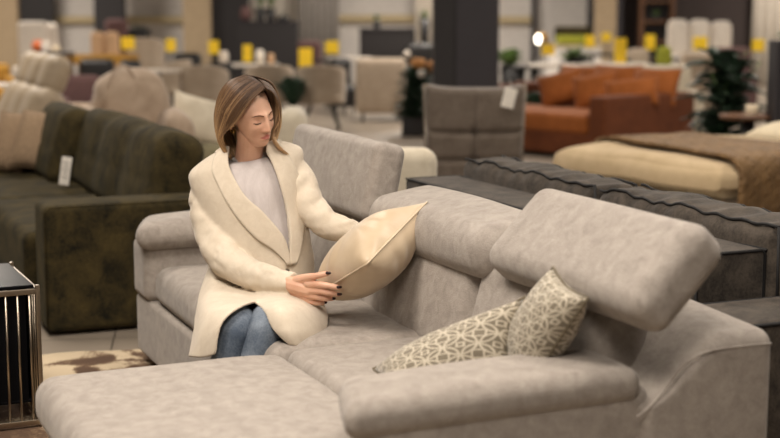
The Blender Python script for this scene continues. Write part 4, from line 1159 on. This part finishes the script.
# chairs and seats of many kinds
def armch(name, lab, x, Y, w_, ztop, mat, rz=0, arms=True, legm=M['blackmetal'], cat='armchair', facing=1, lh=.12):
    t = thing(name, lab, cat, (X(x, Y), Y, 0), rz); h = ztop
    rbox((0, 0, lh + .16), (w_ * .96, .62, .30), .06, (0, 0, .02), (4, 4, 3)).build('seat', mat, t)
    rbox((0, .26 * facing, (lh + h) / 2), (w_, .18, h - lh), .07, (0, .02, .01), (5, 4, 6)).build('backrest', mat, t)
    if arms:
        for s_ in (-1, 1): rbox((s_ * (w_ / 2 - .06), 0, lh + .26), (.13, .64, .46), .05, (0, 0, .01), (3, 5, 4)).build('arm', mat, t)
    for sx in (-1, 1):
        for sy in (-.24, .24): tube([(sx * (w_ / 2 - .1), sy, 0), (sx * (w_ / 2 - .1), sy, lh + .03)], .016, 8).build('leg', legm, t)
    return t
armch('boxy_armchair', 'boxy beige armchair with its back turned, left of the decorated bush', 381, 20.2, .72, .89, M['chair'], 0, False, facing=-1)
armch('mustard_armchair', 'mustard armchair with a dark cushion at the far left edge', 4, 20.5, .40, .78, M['mustard'], .4)
armch('highback_chair', 'taupe high-backed chair in front of the dark wall panel, upper left', 119, 26, .42, 1.42, M['mauve'], 0, False)
for k, (x, lab) in enumerate(((100, 'peach padded chair, left one of the pair under the taupe high-backed chair'), (114, 'peach padded chair, right one of the pair under the taupe high-backed chair'))):
    o = armch('peach_chair', lab, x, 24.5, .24, 1.20, M['peach'], 0, False, cat='chair'); o['group'] = 'peach chairs'
armch('white_plush_armchair', 'white shaggy armchair with a terracotta vase before it, upper left', 36, 24.5, .52, 1.38, M['white'])
armch('white_plush_armchair', 'narrower white shaggy armchair right of the wide one, upper left', 54, 25.7, .26, 1.34, M['white'], 0, False)
armch('grey_low_sofa', 'low grey-brown sofa strip beyond the three beige headrests', 84, 15.2, .46, .84, M['mauve'], .2, cat='sofa')
armch('grey_cushioned_seat', 'pale taupe padded seat between the beige headrests and the puffy armchair', 80, 13.8, .36, .62, M['taupe'], .2, False)
armch('black_stool_chair', 'black low-backed chair below the mustard table', 131, 19.8, .30, .86, M['blackmetal'], 0, False, cat='chair')
armch('lime_armchair', 'lime green armchair, left one by the black table at upper right', 663, 21.2, .22, 1.02, M['lime'], 0, False)
armch('lime_bench', 'low lime green seat under the black table at upper right', 668, 20.2, .26, .62, M['lime'], 0, False, cat='bench')
armch('mauve_sofa', 'mauve brown sofa left of the pale curtain, behind the big plant', 730, 21.5, .56, 1.0, M['mauve'], 0, cat='sofa')
armch('grey_pillar_chair', 'grey upholstered chair right of the tufted armchair, before the glass table', 547, 17.2, .34, .74, M['greige'], 0, False, cat='chair')
armch('pale_grey_sofa', 'pale grey armchair behind the green bush leaves at right', 698, 19.5, .52, .98, M['chair'])
armch('pale_grey_sofa', 'pale grey armchair right of the cream table legs, upper right', 637, 21.6, .34, .98, M['chair'])
armch('slate_armchair', 'slate grey rounded armchair right of the tub chair row, near the grey curtain', 310, 25.8, .44, 1.02, M['mauve'], 0, False)
t = armch('cream_backed_sofa', 'long cream sofa whose back shows behind the rust sofa', 650, 16.6, 1.05, .90, M['cream'], .1, cat='sofa')
# big rounded cream sofa by the dark wall
t = thing('cream_high_sofa', 'cream three-seat sofa with rounded headrests before the dark wall, upper right', 'sofa', (X(697, 23.5), 23.5, 0))
rbox((0, 0, .52), (1.12, .7, .66), .1, (0, 0, .01), (5, 4, 4)).build('seat', M['white'], t)
for k in range(3): rbox((-.36 + .36 * k, .26, 1.10), (.36, .24, .62 - .05 * (k == 2)), .11, (.0, .02, .02), (4, 4, 5)).build('back_cushion', M['white'], t)
for x in (-.48, .48): tube([(x, -.2, 0), (x, -.2, .22)], .03, 8).build('leg', M['wood'], t)
# olive sofa on a white plinth
t = thing('display_plinth', 'pale plinth under the olive sofa far away, above the rust sofa', 'plinth', (X(572, 28), 28, 0)); rbox((0, .3, .44), (1.0, .9, .88), .02, m=(1, 1, 1)).build('body', M['wall_l'], t); rbox((0, .3, .89), (1.04, .94, .03), .01, m=(1, 1, 1)).build('top', M['wall_c'], t)
t = thing('olive_loveseat', 'small olive green sofa on a pale plinth, far away above the rust sofa', 'sofa', (X(572, 28.2), 28.2, .905)); rbox((0, .1, .10), (.72, .5, .18), .05, m=(3, 3, 2)).build('seat', M['lime'], t); rbox((0, .32, .22), (.76, .14, .30), .05, m=(4, 3, 3)).build('backrest', M['green'], t)
# book shelf
t = thing('display_shelf', 'brown open shelf unit with green plants against the dark wall', 'shelf', (X(651, 30.1), 30.1, 0)); w_ = X(668, 30.1) - X(635, 30.1)
for s_ in (-1, 1): rbox((s_ * (w_ / 2 - .03), 0, 1.2), (.06, .34, 2.4), .01, m=(1, 1, 1)).build('side_panel', M['wood'], t)
for k in range(6): rbox((0, 0, .1 + .42 * k), (w_ - .1, .32, .05), .008, m=(1, 1, 1)).build('shelf_board', M['wood'], t)
rbox((0, .17, 1.2), (w_ - .1, .02, 2.36), .005, m=(1, 1, 1)).build('back_panel', M['charcoal'], t)
pot('shelf_plant', 'trailing green plant on the brown shelf unit, upper right', 650, 0, 29.98, .2, .10, .20, 20, z=1.385, seed=11, lw=.03)
# decorated bush in a black box with tan baskets
Yt = 17.6
t = thing('decorated_bush', 'dark green conical bush in a black square pot, left of the pillar', 'plant', (X(415, Yt), Yt, 0))
rbox((-.02, 0, .12), (.30, .30, .24), .01, m=(1, 1, 1)).build('pot', M['pot'], t)
mb = MB()
for k in range(9): leaves(mb, (0, 0, .22 + .07 * k), 44, .34 - .012 * k, 1, .06, 20 + k, .25, .2)
mb.build('foliage', M['leaf'], t); tube([(0, 0, .2), (0, 0, .85)], [.03, .01], 8).build('trunk', M['wood'], t)
for k, (x, y, lab) in enumerate(((418, 64, 'tan wicker ball, left one on top of the dark bush'), (434, 67, 'tan wicker ball, right one on top of the dark bush'))):
    c = atY(x, y, Yt + .1 * k); mb = MB(); rbox((0, 0, 0), (.20, .18, .14), .065, m=(3, 3, 3), mb=mb); o = mb.build('wicker_ball', M['basket'], loc=c); tag(o, lab, 'ornament', 'wicker balls on the bush')
t = armch('rose_brown_chair', 'rounded dark brown chair between the charcoal counter and the pillar', 421, 20.5, .42, 1.08, M['pot'])
for k, (x, y, lab) in enumerate(((407, 54, 'pale round ornament at the left shoulder of the dark brown chair'), (421, 74, 'pale round ornament in the middle of the dark bush'))):
    c = atY(x, y, (20.15, 17.45)[k]); o = tube([c + Vector((0, 0, -.05)), c + Vector((0, 0, -.03)), c, c + Vector((0, 0, .03)), c + Vector((0, 0, .05))], [.01, .04, .05, .04, .01], 14).build('ornament', M['white']); tag(o, lab, 'ornament')
# dark plants and pedestals in the middle distance
pot('dark_floor_plant', 'dark leafy floor plant between two tub chairs, right of the woman\'s head', 294, 112, 18.0, .24, .34, .66, 90, z=0, lm=M['leaf'], seed=31, lw=.09, spread=.30, up=1.0)
pot('green_floor_plant', 'green leafy plant just right of the pillar', 508, 0, 22, .3, .45, .50, 60, z=0.28, seed=32, lw=.08)
pot('green_table_plant', 'wide green plant beside the lit lamp, above the rust sofa', 572, 0, 19.6, .3, .14, .30, 46, z=.80, seed=33, lw=.05, spread=1.0, up=.5)
pot('thin_floor_plant', 'dark narrow plant between the tufted armchair and the glass table', 531, 0, 16.5, .14, .2, .66, 60, z=0, lm=M['leaf'], seed=34, lw=.07, spread=.2, up=1)
# big leafy plant, side table and planter at right
Yp = 13.2
t = thing('broad_leaf_plant', 'large dark green broad-leaved plant beyond the bed at right', 'plant', (X(722, Yp), Yp, 0))
tube([(0, 0, 0), (0, 0, .05), (0, 0, .34)], [.15, .16, .2], 18).build('pot', M['pot'], t)
mb = MB()
for k in range(7): leaves(mb, (.06 * (k % 3 - 1), 0, .34 + .11 * k), 24, .52, 1.0, .09, 50 + k, .75, .55)
mb.build('foliage', M['leaf'], t)
mb = MB(); r = random.Random(4)
for k in range(9): tube([(0, 0, .3), (r.uniform(-.1, .1), r.uniform(-.08, .08), .6), (r.uniform(-.3, .4), r.uniform(-.2, .2), r.uniform(.9, 1.2))], [.012, .010, .006], 6, mb)
mb.build('stems', M['leaf2'], t)
table('dark_side_table', 'round dark wooden side table with a candle, right of the rust sofa', 745, 12.5, .52, .5, .62, M['wood'], M['blackmetal'])
zt = .621
t = thing('candle', 'short ivory candle in a glass on the dark side table', 'candle', (X(748, 12.45), 12.45, zt)); tube([(0, 0, 0), (0, 0, .01), (0, 0, .09)], [.05, .055, .055], 18).build('wax', M['wax'], t); tube([(0, 0, .09), (0, 0, .105)], .003, 6).build('wick', M['blackmetal'], t)
t = thing('tall_planter', 'tall charcoal planter with a green plant at the right edge', 'planter', (X(781, 12.3), 12.3, 0))
rbox((0, 0, .64), (.26, .3, 1.28), .01, m=(1, 1, 1)).build('box', M['charcoal2'], t); leaves(MB(), (0, 0, 1.26), 40, .20, .7, .02, 77, .9).build('foliage', M['leaf2'], t)
# terracotta vase and small things
zt_ = .94
tube_v = tube([(0, 0, 0), (0, 0, .06), (0, 0, .14), (0, 0, .18)], [.05, .10, .08, .05], 16).build('vase', M['terra'], loc=(X(44, 21.5), 21.5, zt_)); tag(tube_v, 'terracotta orange vase on the small grey table, upper left', 'vase')
for k, (x, w_, h_, m_, lab) in enumerate(((52, .14, .16, 'white', 'pale ceramic box beside the terracotta vase'), (62, .12, .10, 'wax', 'low ivory box at the right end of the small grey table'))):
    o = rbox((0, 0, h_ / 2), (w_, .12, h_), .02, m=(2, 2, 2)).build('ceramic_box', M[m_], loc=(X(x, 21.5), 21.5, zt_)); tag(o, lab, 'box')
for k, (x, w_, h_, m_, lab) in enumerate(((226, .16, .20, 'white', 'stack of white crockery on the left of the long dining table'), (262, .14, .22, 'curtain', 'pale grey jug in the middle of the long dining table'), (273, .10, .16, 'peach', 'peach coloured jar at the right end of the long dining table'))):
    o = tube([(0, 0, 0), (0, 0, h_ * .5), (0, 0, h_ * .9), (0, 0, h_)], [w_ * .35, w_ * .5, w_ * .4, w_ * .3], 14).build('crockery', M[m_], loc=(X(x, 21.4), 21.4, .761)); tag(o, lab, 'crockery')
# lit lamp
t = thing('table_lamp', 'small lit globe lamp with a golden shade, right of the pillar', 'lamp', (X(536, 20.4), 20.4, 0)); zl = Z(39, 20.4)
tube([(0, 0, 0), (0, 0, .02), (0, 0, .03), (0, 0, zl - .07)], [.14, .14, .015, .012], 16).build('stand', M['blackmetal'], t)
tube([(0, 0, zl - .07), (0, 0, zl - .05), (0, 0, zl), (0, 0, zl + .05), (0, 0, zl + .07)], [.01, .035, .05, .035, .01], 16).build('globe', M['glow'], t)
tube([(0.05, .05, zl - .05), (.05, .05, zl + .09)], [.10, .07], 16).build('shade', M['mustard'], t)
# yellow price cards
cards = [(133, 43, 23.0, .22, .20, 'on the mustard table'), (175, 45, 22.0, .15, .20, 'above the round white table'), (217, 47, 21.3, .16, .20, 'at the left end of the long dining table'),
         (250, 53, 21.2, .14, .26, 'in the middle of the long dining table'), (307, 58, 20.6, .20, .30, 'lowest and largest, above the right tub chair'), (333, 47, 23.0, .22, .20, 'on the round black table'),
         (545, 49, 18.6, .17, .15, 'on the glass table near the lit lamp'), (586, 41, 22.8, .16, .19, 'leftmost of the three close together behind the rust sofa'), (602, 37, 23.2, .15, .15, 'highest of the three close together behind the rust sofa'),
         (616, 50, 19.5, .17, .34, 'tall, standing on the cream table behind the rust sofa'), (645, 42, 22.4, .17, .24, 'left of the lime armchair'), (694, 43, 21.8, .22, .20, 'below the cream rounded sofa'), (751, 45, 21.0, .18, .18, 'farthest right, near the pale curtain')]
sup = [.861, .001, .761, .761, .001, .781, .861, .881, .881, .841, .001, .001, .001]   # height each card's holder stands on
for k, (x, y, Y, w_, h_, lab) in enumerate(cards):
    zb = Z(y, Y) - h_ / 2
    t = thing('price_card', 'yellow price card ' + lab, 'price card', (X(x, Y), Y - .05, zb), .15 * math.sin(k * 2.1), 'yellow price cards')
    rbox((0, 0, h_ / 2), (w_, .006, h_), .002, m=(1, 1, 1)).build('card', M['yellow'], t)
    tube([(0, .02, sup[k] - zb), (0, .02, h_ * .6)], .006, 6).build('holder', M['blackmetal'], t)

# black low chairs and benches between the tables
for k, (x, Y, w_, zt2, lab) in enumerate(((98, 21.0, .52, .84, 'black padded bench in front of the mustard table, left end'), (190, 22.6, .46, .88, 'black low chair between the round white table and the long dining table'),
        (224, 20.3, .40, .80, 'black low chair before the left end of the long dining table'), (345, 21.4, .34, .84, 'black low chair beside the round black table'),
        (583, 21.2, .60, .82, 'black padded bench before the black dining table, upper right'), (628, 20.8, .34, .86, 'black low chair behind the tall yellow card'), (700, 20.3, .44, .80, 'black low chair below the cream rounded sofa'))):
    o = armch('black_low_chair', lab, x, Y, w_, zt2, M['pot'], .1 * k, False, cat='chair')

# ------------------------------------------------------------------ setting
struct(box('floor', -16, 16, -1, 34.2, -.1, 0, M['tile']))

# rug
P = [(-2.25, 3.1), (-1.98, 5.35), (-1.62, 6.0), (-1.25, 6.16), (-.9, 6.08), (-.2, 5.2), (.1, 3.6), (-.5, 2.7), (-1.6, 2.6)]
pp = crom([Vector((a, b, 0)) for a, b in P + P[:1]], 8)[:-1]
cc = sum(pp, Vector()) / len(pp)
vs = [q - cc + Vector((.02 * mnoise.noise(q * 6), .02 * mnoise.noise(q * 6 + Vector((9, 0, 0))), 0)) for q in pp]; n = len(vs)
mb = MB(); mb.add([(v.x, v.y, .001) for v in vs] + [(v.x * .99, v.y * .99, .008) for v in vs] + [(0, 0, .008), (0, 0, .001)],
    [(i, (i + 1) % n, n + (i + 1) % n, n + i) for i in range(n)] + [(n + i, n + (i + 1) % n, 2 * n) for i in range(n)] + [((i + 1) % n, i, 2 * n + 1) for i in range(n)])
tag(mb.build('hide_rug', M['rug'], loc=(cc.x, cc.y, 0), smooth=False), 'beige and brown patchy hide rug on the floor under the chaise', 'rug')

# ------------------------------------------------------------------ light
def area(name, loc, size, power, color=(1, .90, .79), rot=(0, 0, 0), sy=None):
    l = bpy.data.lights.new(name, 'AREA'); l.energy = power; l.color = color; l.shape = 'RECTANGLE'; l.size = size; l.size_y = sy or size
    o = bpy.data.objects.new(name, l); col.objects.link(o); o.location = loc; o.rotation_euler = rot; return o
for i, (x, y, p) in enumerate([(-1.7, 3.0, 210), (1.8, 4.0, 110), (-2.6, 7.5, 130), (2.0, 8.5, 110), (-4, 13, 190), (3.5, 13.0, 170), (-6, 19.5, 280), (1, 19.5, 280), (8, 19.5, 280), (-8, 26.5, 420), (1, 26.5, 420), (10, 26.5, 420)]):
    area('ceiling_and_fill_lamp', (x, y, 4.2), 1.5, p)
area('ceiling_and_fill_lamp', (-.2, 1.0, 3.4), 1.2, 80, rot=(math.radians(38), 0, 0))  # unseen front fill tilted at the woman, added to brighten her face
w = bpy.data.worlds.new('World'); bpy.context.scene.world = w; w.use_nodes = True
w.node_tree.nodes['Background'].inputs[0].default_value = (.95, .82, .70, 1)
w.node_tree.nodes['Background'].inputs[1].default_value = .05

# ------------------------------------------------------------------ camera
cam = bpy.data.cameras.new('camera'); co = bpy.data.objects.new('camera', cam); col.objects.link(co)
co.location = (0, 0, HCAM); co.rotation_euler = (PI / 2 - PITCH, 0, 0)
cam.sensor_width = 36; cam.lens = F / 780 * 36; cam.clip_end = 100
cam.dof.use_dof = True; cam.dof.focus_distance = 4.75; cam.dof.aperture_fstop = 1.9; cam.dof.aperture_blades = 0
sc = bpy.context.scene; sc.camera = co
sc.view_settings.view_transform = 'Standard'; sc.view_settings.look = 'None'
sc.view_settings.exposure = -.12; sc.view_settings.gamma = 1; sc.view_settings.use_curve_mapping = False
